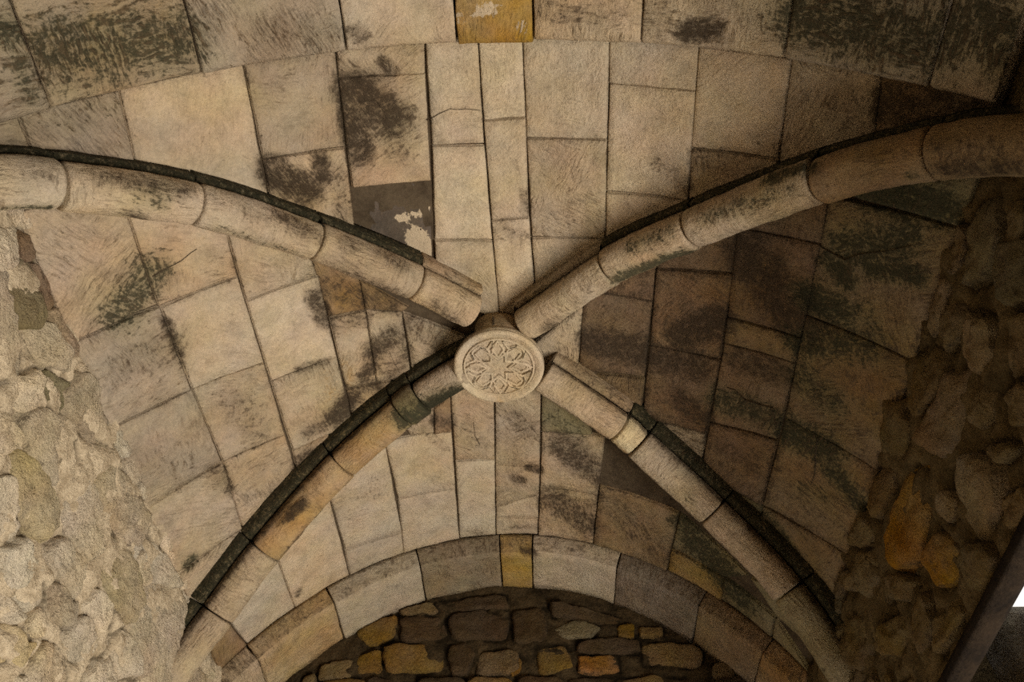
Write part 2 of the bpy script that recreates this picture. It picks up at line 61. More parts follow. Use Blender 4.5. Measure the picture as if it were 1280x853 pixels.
WALLS={'left':[('p',[0.979,2.056,1.018,2.124,1.088,2.081,1.101,2.017,1.052,1.918]),('m',[1.088,2.009,1.134,2.112,1.22,2.097,1.302,2.08,1.318,2.009,1.259,1.944,1.17,1.965]),('r',[1.15,2.125,1.211,2.159,1.304,2.153,1.309,2.101,1.203,2.109]),('r',[1.031,2.133,1.056,2.161,1.119,2.138,1.128,2.107,1.093,2.091]),('b',[1.314,2.098,1.339,2.148,1.463,2.15,1.497,2.101,1.418,2.062]),('g',[1.286,1.984,1.341,2.067,1.478,2.099,1.52,2.04,1.435,1.971,1.337,1.946]),('p',[1.099,1.966,1.251,1.932,1.346,1.916,1.388,1.847,1.319,1.719,1.066,1.908]),('g',[1.584,2.002,1.576,2.099,1.663,2.155,1.868,2.145,1.901,2.093,1.76,2.003,1.643,1.975]),('p',[1.522,1.794,1.556,1.88,1.625,1.933,1.751,1.939,1.823,1.914,1.814,1.791,1.725,1.769,1.581,1.759]),('y',[1.585,1.655,1.603,1.723,1.671,1.769,1.768,1.757,1.852,1.747,1.898,1.701,1.882,1.636,1.81,1.606,1.684,1.608]),('p',[1.872,1.802,1.877,1.914,1.979,1.942,2.072,1.911,2.165,1.84,2.132,1.74,2.006,1.741,1.906,1.76]),('t',[1.981,1.973,1.996,2.062,2.093,2.117,2.256,2.13,2.372,2.139,2.375,2.016,2.21,1.955,2.064,1.943]),('y',[2.241,1.803,2.224,1.917,2.338,1.945,2.461,1.935,2.558,1.884,2.558,1.785,2.379,1.772]),('p',[2.337,1.961,2.369,2.06,2.558,2.126,2.801,2.125,2.666,2.043,2.558,1.981]),('g',[2.567,1.846,2.576,1.983,2.821,2.11,2.959,2.112,3.003,2.039,3.04,1.874,2.981,1.758,2.759,1.723,2.616,1.779]),('p',[1.757,1.484,1.828,1.564,1.959,1.563,2.05,1.52,2.005,1.446,1.876,1.43]),('p',[1.942,1.627,1.994,1.711,2.079,1.732,2.181,1.727,2.188,1.621,2.053,1.611]),('g',[2.061,1.553,2.093,1.609,2.234,1.616,2.223,1.538,2.127,1.508]),('y',[1.941,1.338,2.018,1.39,2.117,1.386,2.112,1.32,2.017,1.282,1.94,1.297]),('t',[2.14,1.345,2.16,1.428,2.274,1.472,2.369,1.429,2.293,1.328,2.203,1.298]),('p',[2.255,1.52,2.276,1.613,2.419,1.629,2.449,1.562,2.356,1.494]),('p',[2.5,1.666,2.549,1.734,2.717,1.756,2.783,1.682,2.649,1.622]),('p',[2.255,1.647,2.309,1.731,2.434,1.73,2.465,1.66,2.358,1.631]),('p',[2.463,1.515,2.518,1.619,2.681,1.598,2.626,1.504,2.5,1.462]),('p',[1.377,1.717,1.471,1.754,1.562,1.745,1.562,1.673,1.491,1.632]),('p',[1.566,1.576,1.615,1.624,1.761,1.596,1.799,1.559,1.697,1.478]),('p',[2.064,1.246,2.147,1.317,2.221,1.261,2.139,1.19]),('m',[1.463,1.965,1.542,2.023,1.647,2.0,1.594,1.929,1.518,1.908]),('p',[1.405,1.848,1.437,1.944,1.539,1.893,1.509,1.817,1.448,1.803]),('p',[1.604,2.09,1.527,2.119,1.561,2.14,1.659,2.159]),('p',[1.879,1.418,2.001,1.426,1.999,1.391,1.924,1.35,1.847,1.367]),('t',[2.222,1.946,2.328,1.96,2.345,2.039,2.242,2.003]),('g',[2.415,2.009,2.568,1.989,2.538,1.915,2.431,1.934])],'right':[('g',[1.009,2.066,0.951,1.979,1.045,1.895,1.148,1.918,1.215,1.961,1.149,2.039]),('m',[1.045,1.918,0.971,1.801,1.086,1.707,1.163,1.768,1.129,1.863]),('b',[1.347,2.043,1.287,1.985,1.294,1.929,1.38,1.925,1.453,1.964,1.419,2.026]),('b',[1.585,2.1,1.509,2.055,1.474,1.962,1.576,1.935,1.727,1.964,1.73,2.039]),('t',[1.272,1.909,1.238,1.823,1.311,1.767,1.4,1.778,1.434,1.839,1.408,1.881]),('t',[1.512,1.915,1.435,1.828,1.471,1.765,1.582,1.748,1.727,1.77,1.783,1.922,1.647,1.919]),('b',[1.51,1.764,1.395,1.734,1.414,1.677,1.496,1.669,1.532,1.716]),('b',[1.372,1.661,1.279,1.58,1.368,1.522,1.436,1.606]),('b',[1.559,1.642,1.484,1.588,1.462,1.531,1.567,1.577]),('t',[1.749,1.729,1.635,1.688,1.571,1.575,1.63,1.514,1.805,1.514,1.832,1.622]),('O',[2.075,1.943,1.906,1.894,1.853,1.804,1.967,1.761,2.123,1.723,2.275,1.758,2.278,1.886]),('O',[2.118,1.694,1.981,1.68,1.934,1.582,1.979,1.542,2.106,1.554,2.139,1.62]),('b',[2.51,2.04,2.433,1.977,2.445,1.872,2.6,1.896,2.695,2.006]),('b',[2.439,1.86,2.302,1.776,2.247,1.695,2.361,1.703,2.5,1.798]),('b',[2.628,1.772,2.458,1.712,2.421,1.631,2.582,1.618,2.683,1.705]),('b',[2.23,1.531,2.083,1.486,2.076,1.438,2.2,1.437,2.323,1.46]),('b',[2.429,2.137,2.357,2.094,2.385,2.008,2.49,2.044,2.564,2.126]),('r',[1.837,2.167,1.774,2.092,1.843,2.0,1.99,2.011,2.045,2.111]),('r',[2.116,2.097,2.037,2.01,2.17,1.985,2.288,2.012,2.302,2.086]),('b',[2.868,1.954,2.655,1.862,2.745,1.762,2.968,1.797,3.094,1.911]),('b',[1.926,1.561,1.821,1.504,1.798,1.427,1.898,1.421,2.002,1.47]),('b',[1.616,1.501,1.521,1.441,1.581,1.382,1.682,1.429]),('b',[1.19,1.75,1.13,1.678,1.244,1.603,1.319,1.666]),('b',[2.325,1.645,2.206,1.607,2.259,1.536,2.428,1.527,2.441,1.597])],'back':[('o',[-0.901,2.606,-0.84,2.658,-0.674,2.72,-0.677,2.572,-0.817,2.523]),('d',[-0.647,2.693,-0.409,2.717,-0.373,2.569,-0.623,2.546]),('o',[-0.716,2.522,-0.393,2.534,-0.369,2.363,-0.683,2.356]),('o',[-0.873,2.454,-0.739,2.492,-0.705,2.356,-0.847,2.357]),('d',[-0.365,2.706,-0.189,2.758,-0.017,2.685,-0.043,2.566,-0.336,2.569]),('d',[-0.351,2.518,-0.261,2.548,-0.202,2.467,-0.232,2.352,-0.333,2.353]),('b',[-0.185,2.472,0.026,2.485,0.049,2.349,-0.183,2.333]),('o',[0.148,2.493,0.306,2.512,0.347,2.366,0.15,2.335]),('R',[0.378,2.442,0.583,2.45,0.594,2.345,0.377,2.347]),('d',[0.375,2.536,0.715,2.547,0.71,2.468,0.38,2.466]),('b',[0.745,2.537,1.059,2.484,1.029,2.374,0.736,2.4]),('o',[0.611,2.631,0.704,2.645,0.703,2.558,0.612,2.554]),('m',[0.233,2.625,0.374,2.675,0.518,2.626,0.449,2.56,0.276,2.557]),('b',[0.739,2.629,0.865,2.617,0.857,2.561,0.735,2.562]),('o',[0.005,2.426,0.045,2.445,0.054,2.359,0.001,2.331]),('b',[1.101,2.387,1.211,2.396,1.203,2.302,1.084,2.303]),('b',[-1.058,2.407,-0.891,2.43,-0.873,2.329,-1.057,2.322]),('d',[0.001,2.739,0.19,2.753,0.204,2.553,0.026,2.524]),('b',[-1.139,2.332,-1.075,2.345,-1.05,2.23,-1.147,2.222]),('d',[0.238,2.791,0.563,2.716,0.697,2.661,0.534,2.652,0.259,2.698]),('d',[-0.408,2.816,-0.048,2.851,-0.028,2.756,-0.307,2.743]),('b',[-0.664,2.753,-0.478,2.8,-0.434,2.739,-0.636,2.714]),('o',[-1.048,2.322,-0.801,2.324,-0.773,2.161,-1.012,2.159]),('d',[-0.774,2.319,-0.528,2.322,-0.509,2.16,-0.747,2.157]),('d',[-0.501,2.317,-0.256,2.32,-0.246,2.158,-0.483,2.155]),('o',[-0.23,2.315,0.014,2.317,0.016,2.156,-0.22,2.153]),('d',[0.041,2.312,0.284,2.315,0.277,2.154,0.041,2.151]),('d',[0.31,2.31,0.552,2.313,0.536,2.152,0.302,2.149]),('o',[0.577,2.308,0.819,2.31,0.795,2.15,0.561,2.147]),('d',[0.844,2.305,1.085,2.308,1.052,2.148,0.819,2.146]),('d',[1.109,2.303,1.349,2.306,1.308,2.146,1.076,2.144])]}

# ------------------------------------------------------------------ the vault's surface: one elliptical barrel along y
EA, EB = 1.80134, 2.07036
EZ = 3.0 - EB + FZ
YN, YF, YB = 0.70, 3.503, 3.87           # near arch face, far arch face, back wall
XL, XR = -1.4442, 1.4667

def vault(ph, y, off):
    """Points on the barrel; off > 0 goes up into the masonry, off < 0 hangs below it."""
    ph = np.asarray(ph, float); y = np.asarray(y, float); off = np.asarray(off, float)
    s, c = np.sin(ph), np.cos(ph)
    nx, nz = s / EA, c / EB
    l = np.hypot(nx, nz)
    return np.stack([EA * s + nx / l * off, y + 0 * s, EZ + EB * c + nz / l * off], -1)

def fbm(p, sc, octaves=3, seed=0.0):
    return mnoise.fractal(Vector((p[0] * sc + seed, p[1] * sc - seed, p[2] * sc + 0.37 * seed)), 0.9, 2.1, octaves)

# ------------------------------------------------------------------ wear: stains that have a place and size of their own
def wear_of(P, rows, base=(0, 0, 0, 0)):
    w = np.zeros((len(P), 4)); w[:] = base
    for x1, y1, z1, x2, y2, z2, r, kind, st in rows:
        A = np.array([x1, y1, z1 + FZ]); B = np.array([x2, y2, z2 + FZ]); d = B - A
        t = np.clip(((P - A) @ d) / (d @ d + 1e-9), 0, 1)
        q = np.linalg.norm(P - (A + t[:, None] * d), axis=1)
        v = st * np.clip(1.35 - q / r, 0, 1)
        if kind == 'r':
            k, v = 0, v * 0.7
        else:
            k = 'dmoa'.index(kind)
        w[:, k] = np.maximum(w[:, k], v)
    return w

# ------------------------------------------------------------------ materials
def nodes_of(name):
    m = bpy.data.materials.new(name); m.use_nodes = True
    nt = m.node_tree
    for n in list(nt.nodes): nt.nodes.remove(n)
    return m, nt

class NT:
    def __init__(s, nt): s.nt = nt
    def n(s, t, **kw):
        x = s.nt.nodes.new(t)
        for k, v in kw.items(): setattr(x, k, v)
        return x
    def l(s, a, b): s.nt.links.new(a, b)
    def val(s, sock, v):
        if isinstance(v, (int, float)): sock.default_value = v
        else: s.l(v, sock)
    def math(s, op, a, b=0.0, c=None, clamp=False):
        x = s.n('ShaderNodeMath', operation=op, use_clamp=clamp)
        s.val(x.inputs[0], a); s.val(x.inputs[1], b)
        if c is not None: s.val(x.inputs[2], c)
        return x.outputs[0]
    def noise(s, vec, scale, detail=4, rough=0.55, dist=0.0):
        x = s.n('ShaderNodeTexNoise'); s.l(vec, x.inputs['Vector'])
        x.inputs['Scale'].default_value = scale; x.inputs['Detail'].default_value = detail
        x.inputs['Roughness'].default_value = rough; x.inputs['Distortion'].default_value = dist
        return x.outputs['Fac']
    def mapping(s, vec, scale=(1, 1, 1), loc=(0, 0, 0)):
        x = s.n('ShaderNodeMapping'); s.l(vec, x.inputs['Vector'])
        x.inputs['Scale'].default_value = scale; x.inputs['Location'].default_value = loc
        return x.outputs[0]
    def mix(s, fac, a, b, mode='MIX'):
        x = s.n('ShaderNodeMix', data_type='RGBA', blend_type=mode)
        s.val(x.inputs[0], fac)
        for sock, v in ((x.inputs[6], a), (x.inputs[7], b)):
            if isinstance(v, tuple): sock.default_value = (*v, 1)
            else: s.l(v, sock)
        return x.outputs[2]
    def rng(s, v, a, b, c=0.0, d=1.0, smooth=True):
        x = s.n('ShaderNodeMapRange', interpolation_type='SMOOTHSTEP' if smooth else 'LINEAR')
        s.l(v, x.inputs[0])
        for i, q in enumerate((a, b, c, d)): x.inputs[i + 1].default_value = q
        return x.outputs[0]

def stone_material(name, rubble=False):
    m, nt = nodes_of(name); N = NT(nt)
    out = N.n('ShaderNodeOutputMaterial'); bs = N.n('ShaderNodeBsdfPrincipled')
    N.l(bs.outputs[0], out.inputs[0])
    pos = N.n('ShaderNodeNewGeometry').outputs['Position']
    oi = N.n('ShaderNodeObjectInfo')
    at = N.n('ShaderNodeAttribute', attribute_name='wear_shade')  # stains, plus the shade painted on ribs, boss and chamfer
    sp = N.n('ShaderNodeSeparateColor'); N.l(at.outputs['Color'], sp.inputs[0])
    R, G, B, A = sp.outputs[0], sp.outputs[1], sp.outputs[2], at.outputs['Alpha']
    tool = N.n('ShaderNodeAttribute', attribute_type='OBJECT', attribute_name='tool').outputs['Fac']
    uv = N.n('ShaderNodeUVMap', uv_map='tooling').outputs[0]
    broad = N.noise(pos, 3.2, 4, 0.6)
    mid = N.noise(pos, 12, 7, 0.66, 0.4)
    fine = N.noise(pos, 75, 6, 0.72)
    grain = N.noise(pos, 260, 3, 0.65)
    patch = N.noise(pos, 24, 9, 0.76, 0.5)
    # chisel strokes: short dashes along u, tightly spaced across v
    warp = N.n('ShaderNodeVectorMath', operation='MULTIPLY_ADD')
    wn = N.n('ShaderNodeTexNoise'); N.l(pos, wn.inputs['Vector']); wn.inputs['Scale'].default_value = 9.0
    N.l(wn.outputs['Color'], warp.inputs[0]); warp.inputs[1].default_value = (0.05, 0.05, 0); N.l(uv, warp.inputs[2])
    bend = warp.outputs[0]
    dash = N.noise(N.mapping(bend, (17, 88, 1)), 1.0, 4, 0.62, 0.9)
    comb = N.noise(N.mapping(bend, (70, 15, 1), (3.1, 7.7, 0)), 1.0, 4, 0.62, 0.6)
    where = N.rng(N.noise(pos, 4.1, 2), 0.42, 0.60)
    stx = N.n('ShaderNodeMix', data_type='FLOAT'); N.l(where, stx.inputs[0]); N.l(dash, stx.inputs[2]); N.l(comb, stx.inputs[3])
    strokes = stx.outputs[0]
    # how strongly this bit of the face was tooled
    depth = N.math('MULTIPLY', tool, N.rng(N.noise(pos, 6.5, 3), 0.36, 0.60, 0.25, 1.0))
    base = oi.outputs['Color']
    vari = N.math('MULTIPLY_ADD', N.math('SUBTRACT', mid, 0.5), 1.25, 1.0)
    vari = N.math('MULTIPLY', vari, N.math('MULTIPLY_ADD', N.math('SUBTRACT', fine, 0.5), 0.75, 1.0))
    hs = N.n('ShaderNodeHueSaturation'); N.l(base, hs.inputs['Color'])
    N.l(N.math('MULTIPLY_ADD', N.math('SUBTRACT', broad, 0.5), 1.1, 1.0), hs.inputs['Saturation'])
    N.l(N.math('MULTIPLY_ADD', N.math('SUBTRACT', N.noise(pos, 5.3, 2), 0.5), 0.05, 0.5), hs.inputs['Hue'])
    N.l(vari, hs.inputs['Value'])
    col = hs.outputs[0]
    sk = N.math('MULTIPLY', N.math('SUBTRACT', strokes, 0.5), N.math('MULTIPLY', tool, 2.0))
    def mask(amount, pat, lo, hi, k=2.6):
        mixd = N.math('ADD', N.math('MULTIPLY', N.math('SUBTRACT', pat, 0.5), k * 0.62), N.math('MULTIPLY', N.math('SUBTRACT', fine, 0.5), k * 0.42))
        e = N.math('SUBTRACT', N.math('ADD', amount, mixd), sk)
        return N.rng(e, lo, hi)
    rust = mask(B, mid, 0.25, 1.0)
    col = N.mix(N.math('MULTIPLY', rust, 0.75), col, (0.36, 0.205, 0.06))
    pale = mask(A, mid, 0.46, 0.56, 1.6)
    col = N.mix(N.math('MULTIPLY', pale, 0.9), col, (0.56, 0.455, 0.33))
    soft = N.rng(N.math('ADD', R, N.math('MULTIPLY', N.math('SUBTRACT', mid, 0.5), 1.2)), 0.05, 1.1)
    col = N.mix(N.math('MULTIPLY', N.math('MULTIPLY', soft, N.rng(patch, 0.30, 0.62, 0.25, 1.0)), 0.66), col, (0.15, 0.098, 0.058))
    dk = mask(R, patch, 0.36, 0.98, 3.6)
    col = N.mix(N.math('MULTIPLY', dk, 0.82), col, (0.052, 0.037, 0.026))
    softm = N.rng(N.math('ADD', G, N.math('MULTIPLY', N.math('SUBTRACT', mid, 0.5), 1.2)), 0.05, 1.1)
    col = N.mix(N.math('MULTIPLY', softm, 0.6), col, (0.16, 0.142, 0.07))
    ms = mask(G, N.noise(pos, 30, 9, 0.78, 0.7), 0.38, 0.94, 3.8)
    col = N.mix(N.math('MULTIPLY', ms, 0.88), col, (0.026, 0.028, 0.017))
    # grime settles in the strokes, fine dark grains speckle the face
    pit = N.rng(strokes, 0.34, 0.50, 1.0, 0.0)
    col = N.mix(N.math('MULTIPLY', N.math('MULTIPLY', pit, depth), 0.60), col, (0.15, 0.10, 0.06))
    col = N.mix(N.rng(grain, 0.32, 0.42, 0.5, 0.0), col, (0.17, 0.12, 0.075))
    N.l(col, bs.inputs['Base Color'])
    bs.inputs['Roughness'].default_value = 0.92
    bs.inputs['Specular IOR Level'].default_value = 0.15
    h = N.math('MULTIPLY', N.math('MULTIPLY', strokes, depth), 1.25)
    h = N.math('ADD', h, N.math('MULTIPLY', fine, 0.5 if not rubble else 0.9))
    h = N.math('ADD', h, N.math('MULTIPLY', mid, 0.7 if not rubble else 2.2))
    h = N.math('ADD', h, N.math('MULTIPLY', N.math('MULTIPLY', N.rng(R, 0.2, 0.9), patch), 2.2))
    bp = N.n('ShaderNodeBump'); bp.inputs['Strength'].default_value = 1.0
    bp.inputs['Distance'].default_value = 0.017 if not rubble else 0.022
    N.l(h, bp.inputs['Height']); N.l(bp.outputs[0], bs.inputs['Normal'])
    return m

def mortar_material(name, c1, c2, dist=0.02):
    m, nt = nodes_of(name); N = NT(nt)
    out = N.n('ShaderNodeOutputMaterial'); bs = N.n('ShaderNodeBsdfPrincipled')
    N.l(bs.outputs[0], out.inputs[0])
    pos = N.n('ShaderNodeNewGeometry').outputs['Position']
    a, b = N.noise(pos, 9, 7, 0.7, 0.5), N.noise(pos, 60, 5, 0.7)
    f = N.rng(N.math('ADD', N.math('MULTIPLY', a, 0.7), N.math('MULTIPLY', b, 0.3)), 0.34, 0.64)
    col = N.mix(f, c1, c2)
    at = N.n('ShaderNodeAttribute', attribute_name='wear_shade'); sp = N.n('ShaderNodeSeparateColor'); N.l(at.outputs['Color'], sp.inputs[0])
    col = N.mix(N.math('MULTIPLY', N.rng(N.math('ADD', sp.outputs[0], N.math('MULTIPLY', N.math('SUBTRACT', b, 0.5), 0.8)), 0.25, 0.85), 0.8), col, tuple(x * 0.28 for x in c1))
    N.l(N.mix(N.rng(N.noise(pos, 21, 6, 0.7), 0.60, 0.70, 0.0, 0.8), col, tuple(x * 0.35 for x in c1)), bs.inputs['Base Color'])
    bs.inputs['Roughness'].default_value = 0.95; bs.inputs['Specular IOR Level'].default_value = 0.1
    bp = N.n('ShaderNodeBump'); bp.inputs['Strength'].default_value = 0.9; bp.inputs['Distance'].default_value = dist
    N.l(N.math('ADD', a, N.math('MULTIPLY', b, 0.4)), bp.inputs['Height']); N.l(bp.outputs[0], bs.inputs['Normal'])
    return m

M_STONE = stone_material('dressed_limestone')
M_RUBBLE = stone_material('rubble_limestone', True)
M_JOINT = mortar_material('joint_mortar', (0.05, 0.036, 0.024), (0.10, 0.075, 0.05))
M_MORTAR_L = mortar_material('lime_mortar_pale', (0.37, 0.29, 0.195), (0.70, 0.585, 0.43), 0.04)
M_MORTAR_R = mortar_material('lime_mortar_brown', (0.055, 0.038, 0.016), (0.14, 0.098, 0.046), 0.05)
M_MORTAR_B = mortar_material('lime_mortar_sooty', (0.022, 0.016, 0.009), (0.095, 0.066, 0.035), 0.035)
M_LINTEL = mortar_material('old_lintel', (0.006, 0.004, 0.003), (0.020, 0.013, 0.008))
M_PAVING = mortar_material('paving', (0.16, 0.13, 0.09), (0.26, 0.21, 0.15))

TINT = {'p': (0.49, 0.40, 0.292), 't': (0.435, 0.34, 0.236), 'g': (0.385, 0.306, 0.222), 'b': (0.29, 0.20, 0.115), 'k': (0.115, 0.092, 0.076),
        'o': (0.38, 0.25, 0.085), 'm': (0.25, 0.21, 0.125), 'r': (0.27, 0.18, 0.11), 'd': (0.085, 0.056, 0.03), 'y': (0.62, 0.49, 0.30),
        'w': (0.72, 0.605, 0.455), 's': (0.62, 0.51, 0.37), 'c': (0.235, 0.165, 0.085), 'e': (0.165, 0.114, 0.05), 'f': (0.17, 0.135, 0.072), 'u': (0.225, 0.15, 0.092), 'x': (0.235, 0.172, 0.098), 'z': (0.165, 0.142, 0.082), 'n': (0.40, 0.285, 0.16), 'q': (0.285, 0.225, 0.15), 'v': (0.235, 0.185, 0.14), 'O': (0.30, 0.165, 0.035), 'j': (0.25, 0.155, 0.045), 'R': (0.38, 0.18, 0.045)}
TOOL = {'j': .4, 'u': .9, 'x': .9, 'z': .8, 'w': .4, 's': .8, 'c': .5, 'e': .5, 'f': .7, 'n': .6, 'q': .9, 'v': .9, 'p': 0.38, 't': 0.85, 'g': 1.0, 'b': 0.9, 'k': 0.15, 'o': 0.5, 'm': 0.6, 'r': 0.7, 'd': 0.4, 'y': 0.3, 'O': 0.3, 'R': 0.3}

def tint(code, spread=0.10):
    c = TINT[code]; k = 1 + rng.uniform(-spread, spread); w = rng.uniform(-0.035, 0.035)
    return (c[0] * k * (1 + w), c[1] * k, c[2] * k * (1 - w), 1.0)

# ------------------------------------------------------------------ object helpers
def mesh_object(name, V, F, mat, parent=None, color=None, wear_shade=None, uv=None, tool=0.5, smooth=True):
    me = bpy.data.meshes.new(name)
    me.from_pydata([tuple(v) for v in V], [], F)
    if smooth:
        me.polygons.foreach_set('use_smooth', [True] * len(me.polygons))
    if wear_shade is not None:
        a = me.attributes.new('wear_shade', 'FLOAT_COLOR', 'POINT')
        a.data.foreach_set('color', np.asarray(wear_shade, np.float32).ravel())
    if uv is not None:
        li = np.empty(len(me.loops), np.int32); me.loops.foreach_get('vertex_index', li)
        lay = me.uv_layers.new(name='tooling')
        lay.data.foreach_set('uv', np.asarray(uv, np.float32)[li].ravel())
    me.materials.append(mat)
    me.update()
    o = bpy.data.objects.new(name, me)
    COL.objects.link(o)
    if parent is not None:
        o.parent = parent
    if color is not None:
        o.color = color
        o['tool'] = float(tool)
    return o

def empty(name, parent=None, loc=(0, 0, 0)):
    o = bpy.data.objects.new(name, None); COL.objects.link(o)
    o.location = loc
    o.empty_display_size = 0.1
    if parent is not None: o.parent = parent
    return o

def tag(o, label=None, cat=None, group=None, kind=None):
    for k, v in (('label', label), ('category', cat), ('group', group), ('kind', kind)):
        if v: o[k] = v
    return o

def rot_uv(u, v):
    a = rng.uniform(-0.7, 0.7) + rng.choice((0, 0, math.pi / 2)); c, s = math.cos(a), math.sin(a)
    return np.stack([u * c - v * s + rng.uniform(0, 9), u * s + v * c + rng.uniform(0, 9)], -1)

def grid_faces(nu, nv, flip=False):
    F = []
    for j in range(nv - 1):
        for i in range(nu - 1):
            q = (j * nu + i, j * nu + i + 1, (j + 1) * nu + i + 1, (j + 1) * nu + i)
            F.append(q[::-1] if flip else q)
    return F

# ------------------------------------------------------------------ a web stone: an ashlar slab lying on the barrel
def web_stone(corners, code, parent, rows, proud=None, base_wear=0.10, label=None):
    c = np.array(corners).reshape(4, 2)
    pts = vault(c[:, 0], c[:, 1], 0)
    Lx = max(0.03, 0.5 * (np.linalg.norm(pts[1] - pts[0]) + np.linalg.norm(pts[2] - pts[3])))
    Ly = max(0.03, 0.5 * (np.linalg.norm(pts[3] - pts[0]) + np.linalg.norm(pts[2] - pts[1])))
    g = rng.uniform(0.0013, 0.0032)
    def params(L):
        n = max(5, min(15, int(L / 0.022)))
        e = 0.005 / L
        a = [g / L, g / L + e] + list(np.linspace(g / L + e, 1 - g / L - e, n)[1:-1]) + [1 - g / L - e, 1 - g / L]
        return np.array(a)
    ss, tt = params(Lx), params(Ly)
    nu, nv = len(ss), len(tt)
    S, T = np.meshgrid(ss, tt)
    S, T = S.ravel(), T.ravel()
    W = np.stack([(1 - S) * (1 - T), S * (1 - T), S * T, (1 - S) * T], -1)
    PY = W @ c
    seed = rng.uniform(0, 50)
    proud = rng.uniform(-0.004, 0.005) if proud is None else proud
    tx, ty = rng.uniform(-0.004, 0.004), rng.uniform(-0.004, 0.004)
    base = vault(PY[:, 0], PY[:, 1], 0)
    off = np.empty(len(S)); wob = np.empty((len(S), 2))
    for i, p in enumerate(base):
        off[i] = -proud + tx * (S[i] - .5) * 2 + ty * (T[i] - .5) * 2 + 0.0035 * fbm(p, 7, 3, seed) + 0.0018 * fbm(p, 26, 2, seed)
        wob[i] = (0.0022 * fbm(p, 9, 3, seed + 3), 0.0028 * fbm(p, 9, 3, seed + 9))
    edge = (np.isclose(S, ss[0]) | np.isclose(S, ss[-1]) | np.isclose(T, tt[0]) | np.isclose(T, tt[-1]))
    off = np.where(edge, off + 0.0045, off)
    P = vault(PY[:, 0] + wob[:, 0] / 1.8, PY[:, 1] + wob[:, 1], off)
    F = grid_faces(nu, nv)
    ring = [i for i in range(nu)] + [j * nu + nu - 1 for j in range(1, nv)] + [(nv - 1) * nu + i for i in range(nu - 2, -1, -1)] + [j * nu for j in range(nv - 2, 0, -1)]
    n0 = len(P)
    back = vault(PY[ring, 0] + wob[ring, 0] / 1.8, PY[ring, 1] + wob[ring, 1], 0.045)
    P = np.vstack([P, back])
    k = len(ring)
    for i in range(k):
        F.append((ring[i], n0 + i, n0 + (i + 1) % k, ring[(i + 1) % k]))
    F.append(tuple(range(n0, n0 + k)))
    wear_shade = wear_of(P, rows, (base_wear + rng.uniform(-.06, .10), max(0, rng.uniform(-.12, .08)), 0, 0))
    d_edge = np.minimum(np.minimum(S - ss[0], ss[-1] - S) * Lx, np.minimum(T - tt[0], tt[-1] - T) * Ly)
    wear_shade[:n0, 0] = np.maximum(wear_shade[:n0, 0], wear_shade[:n0, 0] + 0.22 * np.clip(1 - d_edge / 0.012, 0, 1))
    u = np.concatenate([S * Lx, S[ring] * Lx]); v = np.concatenate([T * Ly, T[ring] * Ly + 0.04])
    o = mesh_object('stone', P, F, M_STONE, parent, tint(code), wear_shade, rot_uv(u, v), TOOL[code] * rng.uniform(.7, 1.15))
    if label: o['label'] = label
    return o

ceiling = None
def build_ceiling():
    global ceiling
    # the mortar bed and rubble fill above the stones: a solid shell, open to nothing
    ph = np.linspace(-0.955, 0.985, 49); ys = np.array([-2.2, 0.3, 0.7, 1.2, 1.7, 2.1, 2.6, 3.1, 3.5, 4.35])
    PH, Y = np.meshgrid(ph, ys)
    lo = vault(PH.ravel(), Y.ravel(), 0.022); hi = vault(PH.ravel(), Y.ravel(), 0.30)
    n = len(lo); nu, nv = len(ph), len(ys)
    F = grid_faces(nu, nv) + [tuple(i + n for i in f[::-1]) for f in grid_faces(nu, nv)]
    ring = [i for i in range(nu)] + [j * nu + nu - 1 for j in range(1, nv)] + [(nv - 1) * nu + i for i in range(nu - 2, -1, -1)] + [j * nu for j in range(nv - 2, 0, -1)]
    for i in range(len(ring)):
        a, b = ring[i], ring[(i + 1) % len(ring)]
        F.append((a, a + n, b + n, b))
    ceiling = mesh_object('ceiling', np.vstack([lo, hi]), F, M_JOINT)
    tag(ceiling, 'limestone barrel vault of fitted ashlar slabs between the four ribs', kind='structure')
    names = {'near': 'pale web of smooth slabs between the nearer arch and the boss', 'left': 'web of tooled buff slabs above the pale rubble wall',
             'far': 'web of slabs between the boss and the wall arch', 'right': 'dark stained web of slabs beside the brown rubble wall'}
    for k in ('near', 'left', 'far', 'right'):
        e = empty('vault_web', ceiling); e['label'] = names[k]
        for line in CRACKS[k]:
            n = len(line) // 2; V, F = [], []
            for i in range(n):
                ph, y = line[2 * i], line[2 * i + 1]
                a, b = max(0, i - 1), min(n - 1, i + 1)
                dx, dy = (line[2 * b] - line[2 * a]) * 1.85, line[2 * b + 1] - line[2 * a + 1]
                l = math.hypot(dx, dy) or 1; wd = 0.0015 * (0.35 if i in (0, n - 1) else rng.uniform(.7, 1.2))
                for q, o in ((-1, 0.004), (0, -0.0062), (1, 0.004)):
                    V.append(vault(ph + q * wd * -dy / l / 1.85, y + q * wd * dx / l, o))
            for i in range(n - 1):
                F += [(3 * i, 3 * i + 1, 3 * i + 4, 3 * i + 3), (3 * i + 1, 3 * i + 2, 3 * i + 5, 3 * i + 4)]
            mesh_object('crack', V, F, M_JOINT, e)
        for code, c in WEB[k]:
            pr = None; lab = None; bw = 0.10
            if code == 'k':
                pr = -0.020 if k == 'near' else -0.035
                lab = 'slab coated in dark grey render with a pale bare corner' if k == 'near' else 'dark recessed slab beside the rib'
            if k == 'right': bw = 0.40
            if code == 'm': bw = 0.16
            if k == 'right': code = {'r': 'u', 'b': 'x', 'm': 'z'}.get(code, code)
            web_stone(c, code, e, WEAR[k], pr, bw, lab)

